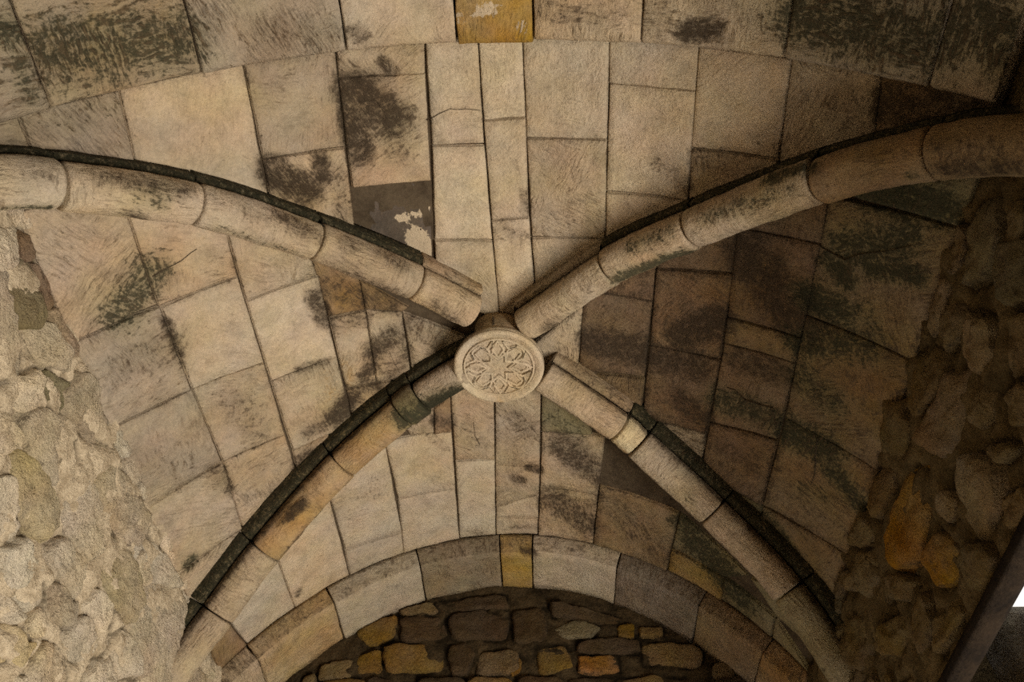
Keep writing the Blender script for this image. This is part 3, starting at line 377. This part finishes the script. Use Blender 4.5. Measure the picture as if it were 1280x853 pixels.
# ------------------------------------------------------------------ arches: voussoirs swept along the barrel
def arch(name, joints, section, codes, rows, label, soiled_shaded=False):
    """section: closed loop of (y, off); its last edge back to the first is the hidden top."""
    root = empty(name, None, tuple(vault(0, section[0][0], 0)))
    tag(root, label, 'arch')
    inv = Vector(root.location)
    sec = np.array(section); ns = len(sec)
    arc = np.concatenate([[0], np.cumsum(np.hypot(*(sec[1:] - sec[:-1]).T))])
    for k in range(len(joints) - 1):
        a, b = joints[k] + 0.0022, joints[k + 1] - 0.0022
        L = (b - a) * 1.85
        n = max(5, int(L / 0.03))
        e = 0.006 / 1.85
        ts = np.concatenate([[a, a + e], np.linspace(a + e, b - e, n)[1:-1], [b - e, b]])
        dy, do = rng.uniform(-0.007, 0.007), rng.uniform(-0.006, 0.006)
        sd = rng.uniform(0, 60)
        P, U = [], []
        for i, t in enumerate(ts):
            end = i in (0, len(ts) - 1)
            for j in range(ns):
                y, off = sec[j]
                p = vault(t, y, off)
                q = 0.0045 * fbm(p, 6, 3, sd) + 0.002 * fbm(p, 24, 2, sd)
                vis = off < -0.01
                P.append(vault(t + (0.002 * fbm(p, 8, 2, sd + 5) if vis else 0), y + (dy + q if vis and j < ns - 2 else 0), off + ((do + q + (0.005 if end else 0)) if vis else 0)))
                U.append((arc[j], (t - a) * 1.85))
        P = np.array(P); U = np.array(U)
        F = []
        for i in range(len(ts) - 1):
            for j in range(ns):
                j2 = (j + 1) % ns
                F.append((i * ns + j, i * ns + j2, (i + 1) * ns + j2, (i + 1) * ns + j))
        F.append(tuple(range(ns - 1, -1, -1))); F.append(tuple((len(ts) - 1) * ns + j for j in range(ns)))
        w = wear_of(P, rows, (0.10 + rng.uniform(-.05, .08), 0, 0, 0))
        if soiled_shaded:                                       # the narrow chamfer carries painted shade as well as brown dirt
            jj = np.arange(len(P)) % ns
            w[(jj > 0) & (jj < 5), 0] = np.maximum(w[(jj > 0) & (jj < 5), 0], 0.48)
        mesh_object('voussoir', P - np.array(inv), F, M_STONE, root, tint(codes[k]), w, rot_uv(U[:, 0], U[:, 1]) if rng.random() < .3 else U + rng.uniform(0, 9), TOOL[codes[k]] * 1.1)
        if codes[k] == 'o':
            root.children[-1]['label'] = 'narrow ochre stained voussoir'
    return root

def build_arches():
    ys = list(np.linspace(0.692, 0.12, 18))
    sec = [(0.70, 0.010), (0.70, -0.058)] + [(0.684 if i == 0 else y, -0.080) for i, y in enumerate(ys)] + [(0.12, 0.010)]
    arch('transverse_arch', [-0.95] + NEAR_J + [0.97], sec, ['g', 't', 'g', 'p', 'o', 't', 't', 'g', 'g'], WEAR['neararch'],
         'broad transverse arch of big weathered voussoirs, one ochre, on the viewer\'s side of the boss')
    ys = list(np.linspace(YF + 0.05, YB + 0.015, 9))
    sec = [(YF, 0.012), (YF, -0.012), (YF + 0.015, -0.036), (YF + 0.03, -0.060), (YF + 0.043, -0.080)] + [(y, -0.086) for y in ys] + [(YB + 0.015, 0.012)]
    arch('wall_arch', [-0.95] + FAR_J + [0.97], sec, ['t', 'n', 'p', 'q', 'o', 'p', 'v', 'b', 'b'], WEAR['fararch'],
         'chamfered arch of mixed buff and brown voussoirs above the dark rubble wall', True)

# ------------------------------------------------------------------ diagonal ribs
def spline(P, per=10):
    P = [Vector(p) for p in P]; out = []
    Q = [P[0] * 2 - P[1]] + P + [P[-1] * 2 - P[-2]]
    cuts = [0]
    for i in range(1, len(Q) - 2):
        a, b, c, d = Q[i - 1:i + 3]
        for k in range(per):
            t = k / per
            out.append(0.5 * ((2 * b) + (c - a) * t + (2 * a - 5 * b + 4 * c - d) * t * t + (3 * b - a - 3 * c + d) * t ** 3))
        cuts.append(len(out))
    out.append(P[-1])
    return out, cuts

def rib_profile():
    p = [(-0.090, -0.03), (-0.090, 0.0), (-0.090, 0.035), (-0.088, 0.066), (-0.076, 0.074), (-0.050, 0.068)]
    for i in range(25):
        t = math.radians(-46 - i * 268 / 24)
        p.append((0.079 * math.sin(t), 0.124 - 0.079 * math.cos(t)))
    return p + [(0.050, 0.068), (0.076, 0.074), (0.088, 0.066), (0.090, 0.035), (0.090, 0.0), (0.090, -0.03)]

def build_rib(pts, joints, label, codes, start=0.08, end=0.3, heavy=0.62, collar=None):
    P = [Vector((x, y, z + FZ)) for x, y, z in pts]
    P[0] = P[0] + (P[0] - P[1]).normalized() * start
    P.append(P[-1] + (P[-1] - P[-2]).normalized() * end)
    # even sampling with the joints kept
    path, cuts = spline(P, 12)
    marks = [0] + [cuts[j] for j in joints] + [len(path) - 1]
    if collar:                                            # a short broken ring left between two lengths
        marks.insert(collar + 1, marks[collar] + 3)
        codes = codes[:collar] + ['f'] + codes[collar:]
    root = tag(empty('vault_rib', None, tuple(path[0])), label, 'rib', 'diagonal ribs of the vault')
    o0 = np.array(path[0]); prof = rib_profile(); npf = len(prof)
    arc = np.concatenate([[0], np.cumsum([math.dist(prof[i], prof[i + 1]) for i in range(npf - 1)])])
    frames = []
    for i, p in enumerate(path):
        t = (path[min(i + 1, len(path) - 1)] - path[max(i - 1, 0)]).normalized()
        x = max(-1.5, min(1.5, p.x)); nrm = Vector((x / EA ** 2, 0, (p.z - EZ) / EB ** 2)).normalized() * -1
        nrm = (nrm - t * nrm.dot(t)).normalized()
        frames.append((p, t, nrm, t.cross(nrm)))
    for k in range(len(marks) - 1):
        a, b = marks[k], marks[k + 1]
        idx = []
        # finer rows at the ends so the arrises round off
        def at(f):
            i = min(int(f), len(path) - 2); u = f - i
            A, B = frames[i], frames[i + 1]
            return tuple(A[m].lerp(B[m], u) for m in range(4))
        seglen = sum((path[i + 1] - path[i]).length for i in range(a, b))
        per = (b - a) / max(seglen, 1e-3)
        g, e = 0.0035 * per, 0.012 * per
        n = max(4, int(seglen / 0.025))
        fs = [a + g, a + g + e * .35, a + g + e] + list(np.linspace(a + g + e, b - g - e, n)[1:-1]) + [b - g - e, b - g - e * .35, b - g]
        sc = 1.13 if collar == k else 1 + rng.uniform(-0.03, 0.03); sh = rng.uniform(-0.004, 0.004); sd = rng.uniform(0, 60)
        V, U, isstrip = [], [], []
        run = 0
        for r, f in enumerate(fs):
            p, t, nr, s = at(f)
            rr = min(r, len(fs) - 1 - r)
            shrink = (0.008, 0.002, 0.0)[min(rr, 2)]
            for j, (ps, pd) in enumerate(prof):
                if pd > 0.0745:
                    c = (0.0, 0.124); dx, dd = ps - c[0], pd - c[1]; l = math.hypot(dx, dd) or 1
                    ps2, pd2 = c[0] + dx * (sc - shrink / l) + sh, c[1] + dd * (sc - shrink / l)
                else:
                    ps2, pd2 = ps * min(sc, 1.03), pd
                base = p - nr * 0.2 + nr * pd2 + s * ps2
                if pd > -0.02:
                    q = 0.0035 * fbm(base, 7, 3, sd) + 0.0025 * fbm(base, 22, 3, sd)
                    base = base + nr * q + s * (q * (1 if ps > 0 else -1))
                V.append(base); U.append((f / per, arc[j])); isstrip.append(pd < 0.0745)
        V = np.array(V); F = []
        for r in range(len(fs) - 1):
            for j in range(npf):
                j2 = (j + 1) % npf
                F.append((r * npf + j, r * npf + j2, (r + 1) * npf + j2, (r + 1) * npf + j))
        F.append(tuple(range(npf - 1, -1, -1))); F.append(tuple((len(fs) - 1) * npf + j for j in range(npf)))
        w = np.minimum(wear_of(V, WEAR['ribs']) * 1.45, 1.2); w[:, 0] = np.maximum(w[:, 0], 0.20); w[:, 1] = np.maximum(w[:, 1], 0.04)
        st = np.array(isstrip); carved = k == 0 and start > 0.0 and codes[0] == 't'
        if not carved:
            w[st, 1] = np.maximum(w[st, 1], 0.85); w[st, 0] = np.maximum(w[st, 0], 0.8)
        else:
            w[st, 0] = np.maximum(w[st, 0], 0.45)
        # black algae speckle and painted shade along the groove between roll and fillet
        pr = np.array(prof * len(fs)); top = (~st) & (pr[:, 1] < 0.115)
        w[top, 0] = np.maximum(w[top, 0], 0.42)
        sgn = -1.0 if frames[(a + b) // 2][3].y > 0 else 1.0             # the flank on the viewer's side carries black algae and painted shade
        soot_shade = np.clip((0.165 - pr[:, 1]) / 0.055, 0, 1) * np.clip(sgn * pr[:, 0] / 0.03, 0, 1)
        w[~st, 0] = np.maximum(w[~st, 0], (heavy * soot_shade)[~st])
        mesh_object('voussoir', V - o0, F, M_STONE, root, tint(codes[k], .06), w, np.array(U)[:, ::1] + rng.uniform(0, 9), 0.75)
    return root

# ------------------------------------------------------------------ the boss
def lathe(profile, cx, cy, n=64, wob=0.0):
    V, F = [], []
    for r, z in profile:
        for i in range(n):
            a = 2 * math.pi * i / n
            q = 1 + wob * fbm((math.cos(a) * 2, math.sin(a) * 2, z * 9), 1.0, 2, 4.0)
            V.append((cx + r * q * math.cos(a), cy + r * q * math.sin(a), z))
    m = len(profile)
    for k in range(m - 1):
        for i in range(n):
            j = (i + 1) % n
            F.append((k * n + i, k * n + j, (k + 1) * n + j, (k + 1) * n + i))
    F.append(tuple(range(n - 1, -1, -1))); F.append(tuple((m - 1) * n + i for i in range(n)))
    return V, F

def band(points, closed, w, h, z):
    """A raised moulding of rounded section along a line on the disc's underside."""
    n = len(points); V, F = [], []
    sec = [(-w / 2, 0.006), (-w * .42, -h * .7), (-w * .2, -h), (w * .2, -h), (w * .42, -h * .7), (w / 2, 0.006)]
    for i in range(n):
        p = Vector(points[i])
        a = Vector(points[(i - 1) % n]) if closed or i > 0 else p
        b = Vector(points[(i + 1) % n]) if closed or i < n - 1 else p
        t = (b - a).normalized(); s = Vector((-t.y, t.x))
        d1 = (p - a).normalized() if (p - a).length > 1e-6 else t; d2 = (b - p).normalized() if (b - p).length > 1e-6 else t
        k = 1 / max(0.55, math.sqrt(max(0.05, (1 + d1.dot(d2)) / 2)))
        for x, dz in sec:
            V.append((p.x + s.x * x * k, p.y + s.y * x * k, z + dz))
    m = len(sec)
    for i in range(n if closed else n - 1):
        i2 = (i + 1) % n
        for j in range(m - 1):
            F.append((i * m + j, i * m + j + 1, i2 * m + j + 1, i2 * m + j))
    if not closed:
        F.append(tuple(range(m))); F.append(tuple((n - 1) * m + j for j in range(m - 1, -1, -1)))
    return V, F

def build_boss():
    cx, cy, zb = -0.002, 2.108, 2.79 + FZ
    root = tag(empty('roof_boss', None, (cx, cy, zb)), 'round carved boss with interlaced star knotwork where the four ribs meet', 'boss')
    o0 = np.array([cx, cy, zb])
    def part(name, V, F, col, base, tool=0.1, parent=None, smooth=True):
        V = np.array(V, float)
        w = np.zeros((len(V), 4)); w[:, 0] = base
        stain_shade = np.clip((-(V[:, 0] - cx) - 0.06 + 0.25 * (cy - V[:, 1])) / 0.12, 0, 1)      # brown stain and painted shade down one side of the stone
        w[:, 0] += 0.7 * stain_shade * (V[:, 2] > zb + 0.012)
        if name == 'disc':
            w[:, 0] += 0.34 * (np.abs(V[:, 2] - zb - 0.010) < 0.002)
        w[:, 2] = 0.75 * np.clip(1 - np.hypot(V[:, 0] - cx - 0.0, V[:, 1] - cy - 0.2) / 0.07, 0, 1)
        uv = np.stack([V[:, 0] + V[:, 2], V[:, 1]], -1)
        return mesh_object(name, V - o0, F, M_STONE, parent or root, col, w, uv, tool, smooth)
    pale = (0.50, 0.405, 0.285, 1)
    prof = [(0.105, zb + 0.205), (0.108, zb + 0.15), (0.125, zb + 0.11), (0.158, zb + 0.075), (0.192, zb + 0.055), (0.206, zb + 0.042), (0.210, zb + 0.028),
            (0.210, zb + 0.010), (0.206, zb + 0.001), (0.198, zb - 0.003), (0.186, zb - 0.001), (0.178, zb + 0.006), (0.168, zb + 0.010), (0.12, zb + 0.010), (0.06, zb + 0.010)]
    V, F = lathe(prof, cx, cy, 72, 0.008)
    part('disc', V, F, pale, 0.05, 0.12)
    # stump of the keystone towards the viewer, with its lifting slot
    V, F = [], []
    n = 13
    rows = [(1.930, 2.995), (1.918, 2.95), (1.912, 2.90), (1.908, 2.86), (1.905, 2.825), (1.925, 2.808)]
    for y, z in rows:
        for i in range(n):
            a = math.pi * i / (n - 1)
            V.append((cx - 0.112 * math.cos(a), y + 0.085 * (1 - math.sin(a) ** 0.8), z + FZ))
        for i in range(n):
            V.append((cx + 0.112 - 0.224 * i / (n - 1), y + 0.16, z + FZ))
    m = 2 * n
    for k in range(len(rows) - 1):
        for i in range(m):
            F.append((k * m + i, k * m + (i + 1) % m, (k + 1) * m + (i + 1) % m, (k + 1) * m + i))
    F.append(tuple(range(m - 1, -1, -1))); F.append(tuple((len(rows) - 1) * m + i for i in range(m)))
    neck = part('keystone_stump', V, F, (0.40, 0.30, 0.19, 1), 0.12, 0.3)
    sx, sy, sz = cx - 0.020, 1.9075, 2.885 + FZ
    V = [(sx + a * 0.004, sy + b, sz + c * 0.030) for a in (-1, 1) for b in (-0.0025, 0.02) for c in (-1, 1)]
    F = [(0, 1, 3, 2), (4, 6, 7, 5), (0, 2, 6, 4), (1, 5, 7, 3), (0, 4, 5, 1), (2, 3, 7, 6)]
    mesh_object('slot', np.array(V) - o0, F, M_JOINT, neck, smooth=False)
    # knotwork
    zk = zb + 0.010
    def P(r, deg): return (cx + r * math.cos(math.radians(deg)), cy + r * math.sin(math.radians(deg)))
    def knot(name, pts, closed, w=0.013, h=0.011):
        V, F = band(pts, closed, w, h, zk)
        part(name, V, F, pale, 0.04, 0.05)
    knot('rim_ring', [P(0.160, a) for a in range(0, 360, 6)], True, 0.010, 0.010)
    star = []
    for k in range(8):
        star += [P(0.088, 22.5 + 45 * k), P(0.046, 45 + 45 * k)]
    knot('star_band', star, True, 0.013)
    for k in range(8):
        c = 45 * k
        pts = [P(0.058, c), P(0.106, c - 15), P(0.150, c), P(0.106, c + 15)]
        if k % 2 == 0:
            knot('lozenge_band', pts, True, 0.011)
        else:
            mx, my = P(0.112, c)
            pts = [(mx + 0.040 * math.cos(math.radians(c + t)), my + 0.040 * math.sin(math.radians(c + t))) for t in range(-150, 151, 15)]
            knot('loop_band', pts, False, 0.011)
    tie = []
    for k in range(8):
        tie += [P(0.132, 45 * k + 8), P(0.075, 45 * k + 22.5), P(0.132, 45 * k + 37)]
    knot('tie_band', tie, True, 0.009, 0.009)
    for k in range(8):
        c = 45 * k + 22.5
        knot('chevron_band', [P(0.150, c - 13), P(0.118, c), P(0.150, c + 13)], False, 0.010)

# ------------------------------------------------------------------ rubble walls
def inside(p, poly):
    x, y = p; c = False; n = len(poly)
    for i in range(n):
        x1, y1 = poly[i]; x2, y2 = poly[i - 1]
        if (y1 > y) != (y2 > y) and x < (x2 - x1) * (y - y1) / (y2 - y1) + x1: c = not c
    return c

def rubble_stone(poly, code, parent, place, h, seed, flat=False, base_wear=(0.12, 0.05)):
    q = [np.array(p) for p in poly]
    for _ in range(1):                  # round the corners
        r = []
        for i in range(len(q)):
            a, b = q[i], q[(i + 1) % len(q)]
            r += [a * .86 + b * .14, a * .14 + b * .86]
        q = r
    q = np.array(q)
    d = np.concatenate([[0], np.cumsum(np.linalg.norm(np.roll(q, -1, 0) - q, axis=1))])
    n = 40
    loop = np.array([[np.interp(t, d, np.append(q[:, k], q[0, k])) for k in (0, 1)] for t in np.linspace(0, d[-1], n, endpoint=False)])
    c = loop.mean(0)
    ar = loop[:, 0] * np.roll(loop[:, 1], -1) - loop[:, 1] * np.roll(loop[:, 0], -1)
    if ar.sum() < 0: loop = loop[::-1]
    rings = [(1.10, -0.03), (1.06, 0.0), (1.02, 0.55), (0.93, 0.9), (0.70, 1.0), (0.46, 1.0), (0.22, 1.02)] if flat else \
            [(1.22, -0.03), (1.14, -0.012), (1.07, 0.15), (1.0, 0.52), (0.90, 0.80), (0.76, 0.92), (0.60, 1.0), (0.44, 1.05), (0.28, 1.05), (0.14, 1.05)]
    tu, tv = rng.uniform(-.45, .45), rng.uniform(-.45, .45)
    V, U = [], []
    for s, k in rings + [(0.0, 1.03)]:
        for p in (loop if s > 0 else [c]):
            uvp = c + (p - c) * s
            hh = k * h if k >= 0 else k
            P3 = (uvp[0], uvp[1], seed)
            uvp = uvp + np.array([fbm(P3, 13, 4, seed), fbm(P3, 13, 4, seed + 7)]) * (0.012 if flat else 0.018)
            if k >= 0:
                hh += (0.006 if flat else 0.011) * fbm(P3, 7, 4, seed + 2) + (0.005 if flat else 0.009) * fbm(P3, 24, 4, seed + 4) + (tu * (uvp[0] - c[0]) + tv * (uvp[1] - c[1])) * 0.35
            V.append(place(uvp[0], uvp[1], hh)); U.append(uvp)
    V = np.array(V); m = len(rings); F = []
    for r in range(m - 1):
        for i in range(n):
            j = (i + 1) % n
            F.append((r * n + i, r * n + j, (r + 1) * n + j, (r + 1) * n + i))
    for i in range(n):
        F.append(((m - 1) * n + i, (m - 1) * n + (i + 1) % n, m * n))
    w = np.zeros((len(V), 4)); w[:, 0] = base_wear[0] + rng.uniform(-.05, .12); w[:, 1] = max(0, base_wear[1] + rng.uniform(-.05, .15))
    w[:n * 3, 0] += 0.18
    return mesh_object('stone', V, F, M_RUBBLE, parent, tint(code, .14), w, rot_uv(*np.array(U).T), TOOL[code] * 0.5)

def fillers(u0, u1, v0, v1, du, dv, polys):
    out = []; row = 0
    v = v0
    while v < v1:
        hv = dv * rng.uniform(.75, 1.25); u = u0 + rng.uniform(-du, 0)
        while u < u1:
            wu = du * rng.uniform(.6, 1.5)
            m = 0.010
            poly = []
            for fu, fv in ((.03, .25), (.25, .02), (.75, .0), (.98, .3), (.97, .75), (.7, .98), (.28, 1.0), (.0, .7)):
                poly.append((u + m + (wu - 2 * m) * (fu + rng.uniform(-.04, .04)), v + m + (hv - 2 * m) * (fv + rng.uniform(-.06, .06))))
            cc = np.mean(poly, 0)
            test = poly + [cc] + [tuple((np.array(p) + cc) / 2) for p in poly]
            hit = any(inside(p, q) for q in polys for p in test) or any(inside(p, poly) for q in polys for p in q)
            if not hit and u > u0 - 0.01 and u + wu < u1 + .02: out.append(poly)
            u += wu
        v += hv
    return out

def heightfield(us, vs, place, amp, seed, skip=None, polys=(), cav=0.026, edge=None):
    U, Vv = np.meshgrid(np.array(us, float), np.array(vs, float)); Q = np.stack([U.ravel(), Vv.ravel()], -1)
    D = np.full(len(Q), 9.0)
    for poly in polys:                                  # distance to the nearest stone's outline
        p = np.array(poly); c = p.mean(0); p = c + (p - c) * 1.10
        near = np.where(np.max(np.abs(Q - c), axis=1) < np.max(np.abs(p - c)) + 0.06)[0]
        for k in range(len(p)):
            a, b = p[k], p[(k + 1) % len(p)]; ab = b - a
            t = np.clip(((Q[near] - a) @ ab) / (ab @ ab + 1e-9), 0, 1)
            D[near] = np.minimum(D[near], np.linalg.norm(Q[near] - (a + t[:, None] * ab), axis=1))
    if edge is not None:
        D = np.minimum(D, np.abs(Q[:, 1] - edge) * 0.8)
    V = []; W = np.zeros((len(Q), 4))
    for i, (u, v) in enumerate(Q):
        h = amp * fbm((u, v, seed), 5, 4, seed) + amp * .45 * fbm((u, v, seed), 19, 3, seed)
        if D[i] < 0.05:
            k = max(0.0, min(1.0, (fbm((u, v, seed), 7, 3, seed + 5) + 0.30) * 2.4)) * math.exp(-(D[i] / 0.017) ** 2)
            h -= cav * k; W[i, 0] = k * 0.9
        V.append(place(u, v, h))
    F = grid_faces(len(us), len(vs))
    if skip:
        nu = len(us)
        F = [f for f in F if not skip(us[f[0] % nu], us[f[1] % nu], vs[f[0] // nu], vs[f[2] // nu])]
    return V, F, W

def box(x0, x1, y0, y1, z0, z1):
    V = [(x, y, z) for x in (x0, x1) for y in (y0, y1) for z in (z0, z1)]
    F = [(0, 1, 3, 2), (4, 6, 7, 5), (0, 4, 5, 1), (2, 3, 7, 6), (0, 2, 6, 4), (1, 5, 7, 3)]
    return V, F

def join(*parts):
    V, F, W = [], [], []
    for part in parts:
        v, f = part[:2]
        n = len(V); V += [tuple(p) for p in v]; F += [tuple(i + n for i in q) for q in f]
        W += [tuple(w) for w in part[2]] if len(part) > 2 else [(0, 0, 0, 0)] * len(v)
    return V, F, W

def wall_object(name, parts, mat):
    V, F, W = join(*parts)
    return mesh_object(name, V, F, mat, None, None, W)

def axis_steps(a, b, fine0, fine1, fine, coarse):
    out = list(np.arange(a, fine0, coarse)) + list(np.arange(fine0, fine1, fine)) + list(np.arange(fine1, b, coarse)) + [b]
    return [round(x, 4) for x in out]

def build_walls():
    HEAD = 1.372 + FZ                                  # underside of the window's head
    W0, W1 = -0.3, 2.85                               # the window's jambs
    # left
    pl = lambda u, v, h: (XL + h, u, v)
    polys = [[(p[i], p[i + 1] + FZ) for i in range(0, len(p), 2)] for _, p in WALLS['left']]
    fill = fillers(0.75, 3.45, 2.45, 3.74, 0.17, 0.085, polys)
    hf = heightfield(axis_steps(-2.2, 3.9, 0.7, 3.9, 0.016, 0.25), axis_steps(0.0, 3.78, 2.3, 3.78, 0.016, 0.25), pl, 0.017, 3.0, None, polys + fill, edge=3.755)
    wl = tag(wall_object('wall_left', (hf, box(XL - 0.5, XL - 0.06, -2.2, 4.3, 0.0, 4.1)), M_MORTAR_L), 'pale rubble wall of rounded stones in buff mortar under the bright web', kind='structure')
    for (code, _), poly in zip(WALLS['left'], polys):
        rubble_stone(poly, {'p': 'w', 'g': 's', 't': 's', 'b': 't'}.get(code, code), wl, pl, 0.007, rng.uniform(0, 60))
    for poly in fill:
        rubble_stone(poly, rng.choice('wsww'), wl, pl, 0.006, rng.uniform(0, 60))
    # right, with the window's opening; its head is splayed upwards to the outside
    pr = lambda u, v, h: (XR - h, -u, v)
    skip = lambda a, b, c, d: (-a < W1 and -b > W0 and d < HEAD + 0.012)
    polys = [[(-p[i], p[i + 1] + FZ) for i in range(0, len(p), 2)] for _, p in WALLS['right']]
    win = [(-W1 - .0, 0), (-W0, 0), (-W0, HEAD + 0.01), (-W1, HEAD + 0.01)]
    fill = [p for p in fillers(-3.4, -0.55, 2.3, 3.72, 0.19, 0.10, polys + [win]) if min(q[1] for q in p) > HEAD + 0.015 or max(q[0] for q in p) < -W1 - .02]
    us = sorted(set(axis_steps(-3.9, 2.2, -3.9, -0.6, 0.018, 0.25)))
    vs = sorted(set([round(x, 4) for x in list(np.arange(0, 2.2, 0.25)) + list(np.arange(2.2, HEAD, 0.06)) + [HEAD] + list(np.arange(HEAD + 0.018, 3.78, 0.018)) + [3.78]]))
    hf = heightfield(us, vs, pr, 0.013, 8.0, skip, polys + fill, edge=3.735)
    x0, x1 = XR + 0.06, XR + 0.5
    low = box(x0, x1, -2.2, W0 - .02, 0, 4.1); low2 = box(x0, x1, W1 + .02, 4.3, 0, 4.1)
    head = ([(x, y, z) for y in (W0 - .02, W1 + .02) for x, z in ((XR - 0.002, HEAD), (XR + 0.055, HEAD - 0.004), (XR + 0.5, HEAD + 0.75), (XR + 0.5, 4.1), (XR + 0.03, 4.1), (XR + 0.03, HEAD + .03))],
            [(5, 4, 3, 2, 1, 0), (6, 7, 8, 9, 10, 11)] + [(i, (i + 1) % 6, 6 + (i + 1) % 6, 6 + i) for i in range(6)])
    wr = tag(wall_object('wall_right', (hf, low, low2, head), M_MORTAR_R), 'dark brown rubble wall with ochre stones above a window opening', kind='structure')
    V, F = [], []
    lsec = [(XR - 0.010, HEAD + 0.030), (XR - 0.012, HEAD + 0.004), (XR - 0.004, HEAD - 0.006), (XR + 0.045, HEAD - 0.010), (XR + 0.062, HEAD - 0.004), (XR + 0.10, HEAD + 0.06), (XR + 0.05, HEAD + 0.06)]
    for y in np.linspace(W0 - 0.03, W1 + 0.03, 60):
        for x, z in lsec:
            q = 0.004 * fbm((x * 3, y, z * 3), 9, 3, 3.0)
            V.append((x - q, y, z - q))
    for i in range(59):
        F += [(i * 7 + j, i * 7 + (j + 1) % 7, i * 7 + 7 + (j + 1) % 7, i * 7 + 7 + j) for j in range(7)]
    F += [tuple(range(6, -1, -1)), tuple(range(59 * 7, 60 * 7))]
    wn = tag(empty('window_1', None, (XR, 1.27, HEAD)), 'low window opening in the brown wall, bright sky beneath a dark straight lintel', kind='structure')
    mesh_object('lintel', [(v[0] - XR, v[1] - 1.27, v[2] - HEAD) for v in V], F, M_LINTEL, wn)
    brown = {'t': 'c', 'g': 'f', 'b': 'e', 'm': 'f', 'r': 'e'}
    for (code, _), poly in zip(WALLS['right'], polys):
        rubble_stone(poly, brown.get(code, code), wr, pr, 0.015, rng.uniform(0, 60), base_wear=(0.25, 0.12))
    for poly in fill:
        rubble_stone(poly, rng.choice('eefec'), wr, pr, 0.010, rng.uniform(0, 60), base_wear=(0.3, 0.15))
    # back, with an unseen doorway added lower down to let daylight in
    pb = lambda u, v, h: (u, YB - h, v)
    us = [round(x, 4) for x in np.arange(-1.47, 1.5, 0.018)]
    vs = [round(x, 4) for x in list(np.arange(0, 1.9, 0.25)) + [2.0] + list(np.arange(2.25, 3.5, 0.25)) + list(np.arange(3.5, 4.56, 0.018))]
    polys = [[(p[i], p[i + 1] + FZ) for i in range(0, len(p), 2)] for _, p in WALLS['back']]
    hf = heightfield(us, vs, pb, 0.016, 5.0, lambda a, b, c, d: (a > -0.36 and b < 1.26 and d < 1.98), polys, 0.014)
    bx = [box(-1.6, -0.36, YB + .03, YB + .4, 0, 4.62), box(1.26, 1.6, YB + .03, YB + .4, 0, 4.62), box(-0.4, 1.3, YB + .03, YB + .4, 2.0, 4.62)]
    wb = tag(wall_object('wall_back', [hf] + bx, M_MORTAR_B), 'sooty wall of squared ochre and black rubble courses beneath the chamfered arch', kind='structure')
    polys = [[(p[i], p[i + 1] + FZ) for i in range(0, len(p), 2)] for _, p in WALLS['back']]
    for (code, _), poly in zip(WALLS['back'], polys):
        rubble_stone(poly, {'o': 'j', 'b': 'c'}.get(code, code), wb, pb, 0.018, rng.uniform(0, 60), True, (0.25, 0.05))
    for poly in fillers(-1.4, 1.42, 3.35, 4.3, 0.2, 0.12, polys):
        if max(p[1] for p in poly) < EZ + EB * math.sqrt(max(0, 1 - (max(abs(p[0]) for p in poly) / EA) ** 2)) - 0.12:
            rubble_stone(poly, rng.choice('dcdjd'), wb, pb, 0.014, rng.uniform(0, 60), True, (0.3, 0.05))
    # behind the viewer, floor, and the rubble bank outside the window
    wf = tag(mesh_object('wall_front', *box(-1.95, 1.97, -2.5, -2.2, 0, 4.9), M_MORTAR_R, smooth=False), 'plain rough wall closing the bay behind the viewer', kind='structure')
    fl = tag(mesh_object('floor', *box(-1.95, 1.97, -2.5, 4.3, -0.2, 0.0), M_PAVING, smooth=False), 'worn stone paving under the vault', kind='structure')
    gd = tag(mesh_object('ground', [(-14, -14, -0.22), (16, -14, -0.22), (16, 16, -0.22), (-14, 16, -0.22)], [(0, 1, 2, 3)], M_PAVING, smooth=False), 'bare ground outside the building', kind='structure')
    # outside pier
    po = lambda u, v, h: (1.98 - h, -u, v)
    us = [round(x, 3) for x in np.arange(-3.7, -2.28, 0.03)]
    top = lambda y: FZ + float(np.interp(y, (1.9, 2.35, 2.53, 2.69, 2.8, 3.6), (1.35, 1.62, 1.76, 1.87, 1.98, 2.1)))
    V, F = [], []
    nz = 40
    for j in range(nz):
        for u in us:
            t = j / (nz - 1); z = t * top(-u)
            V.append(po(u, z, 0.03 * fbm((u, z, 1), 4, 4, 2.0) - 0.08 * max(0, t - 0.93) / 0.07))
    F = grid_faces(len(us), nz)
    n = len(V); nu = len(us)
    V += [(2.5, v[1], v[2]) for v in V[(nz - 1) * nu:]]
    F += [((nz - 1) * nu + i, (nz - 1) * nu + i + 1, n + i + 1, n + i) for i in range(nu - 1)]
    w = np.zeros((len(V), 4)); w[:, 0] = 0.25; w[:, 1] = .2
    we = mesh_object('wall_exterior', V, F, M_RUBBLE, None, (0.36, 0.31, 0.24, 1), w, np.array([(v[1], v[2]) for v in V]), 0.6)
    tag(we, 'rough grey pier standing outside the bright window opening', kind='structure')

# ------------------------------------------------------------------ build
build_walls()
build_ceiling()
build_arches()
R = RIB
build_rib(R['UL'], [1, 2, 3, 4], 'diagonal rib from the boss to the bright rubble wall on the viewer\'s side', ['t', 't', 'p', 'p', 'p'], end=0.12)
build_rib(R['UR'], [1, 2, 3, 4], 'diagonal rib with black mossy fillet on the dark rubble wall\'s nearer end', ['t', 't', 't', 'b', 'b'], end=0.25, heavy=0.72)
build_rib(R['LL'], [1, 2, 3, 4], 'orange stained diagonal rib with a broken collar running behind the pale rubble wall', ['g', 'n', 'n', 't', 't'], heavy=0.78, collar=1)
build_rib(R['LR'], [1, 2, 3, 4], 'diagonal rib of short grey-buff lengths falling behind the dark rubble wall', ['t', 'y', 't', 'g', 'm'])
build_boss()
bpy.context.view_layer.update()
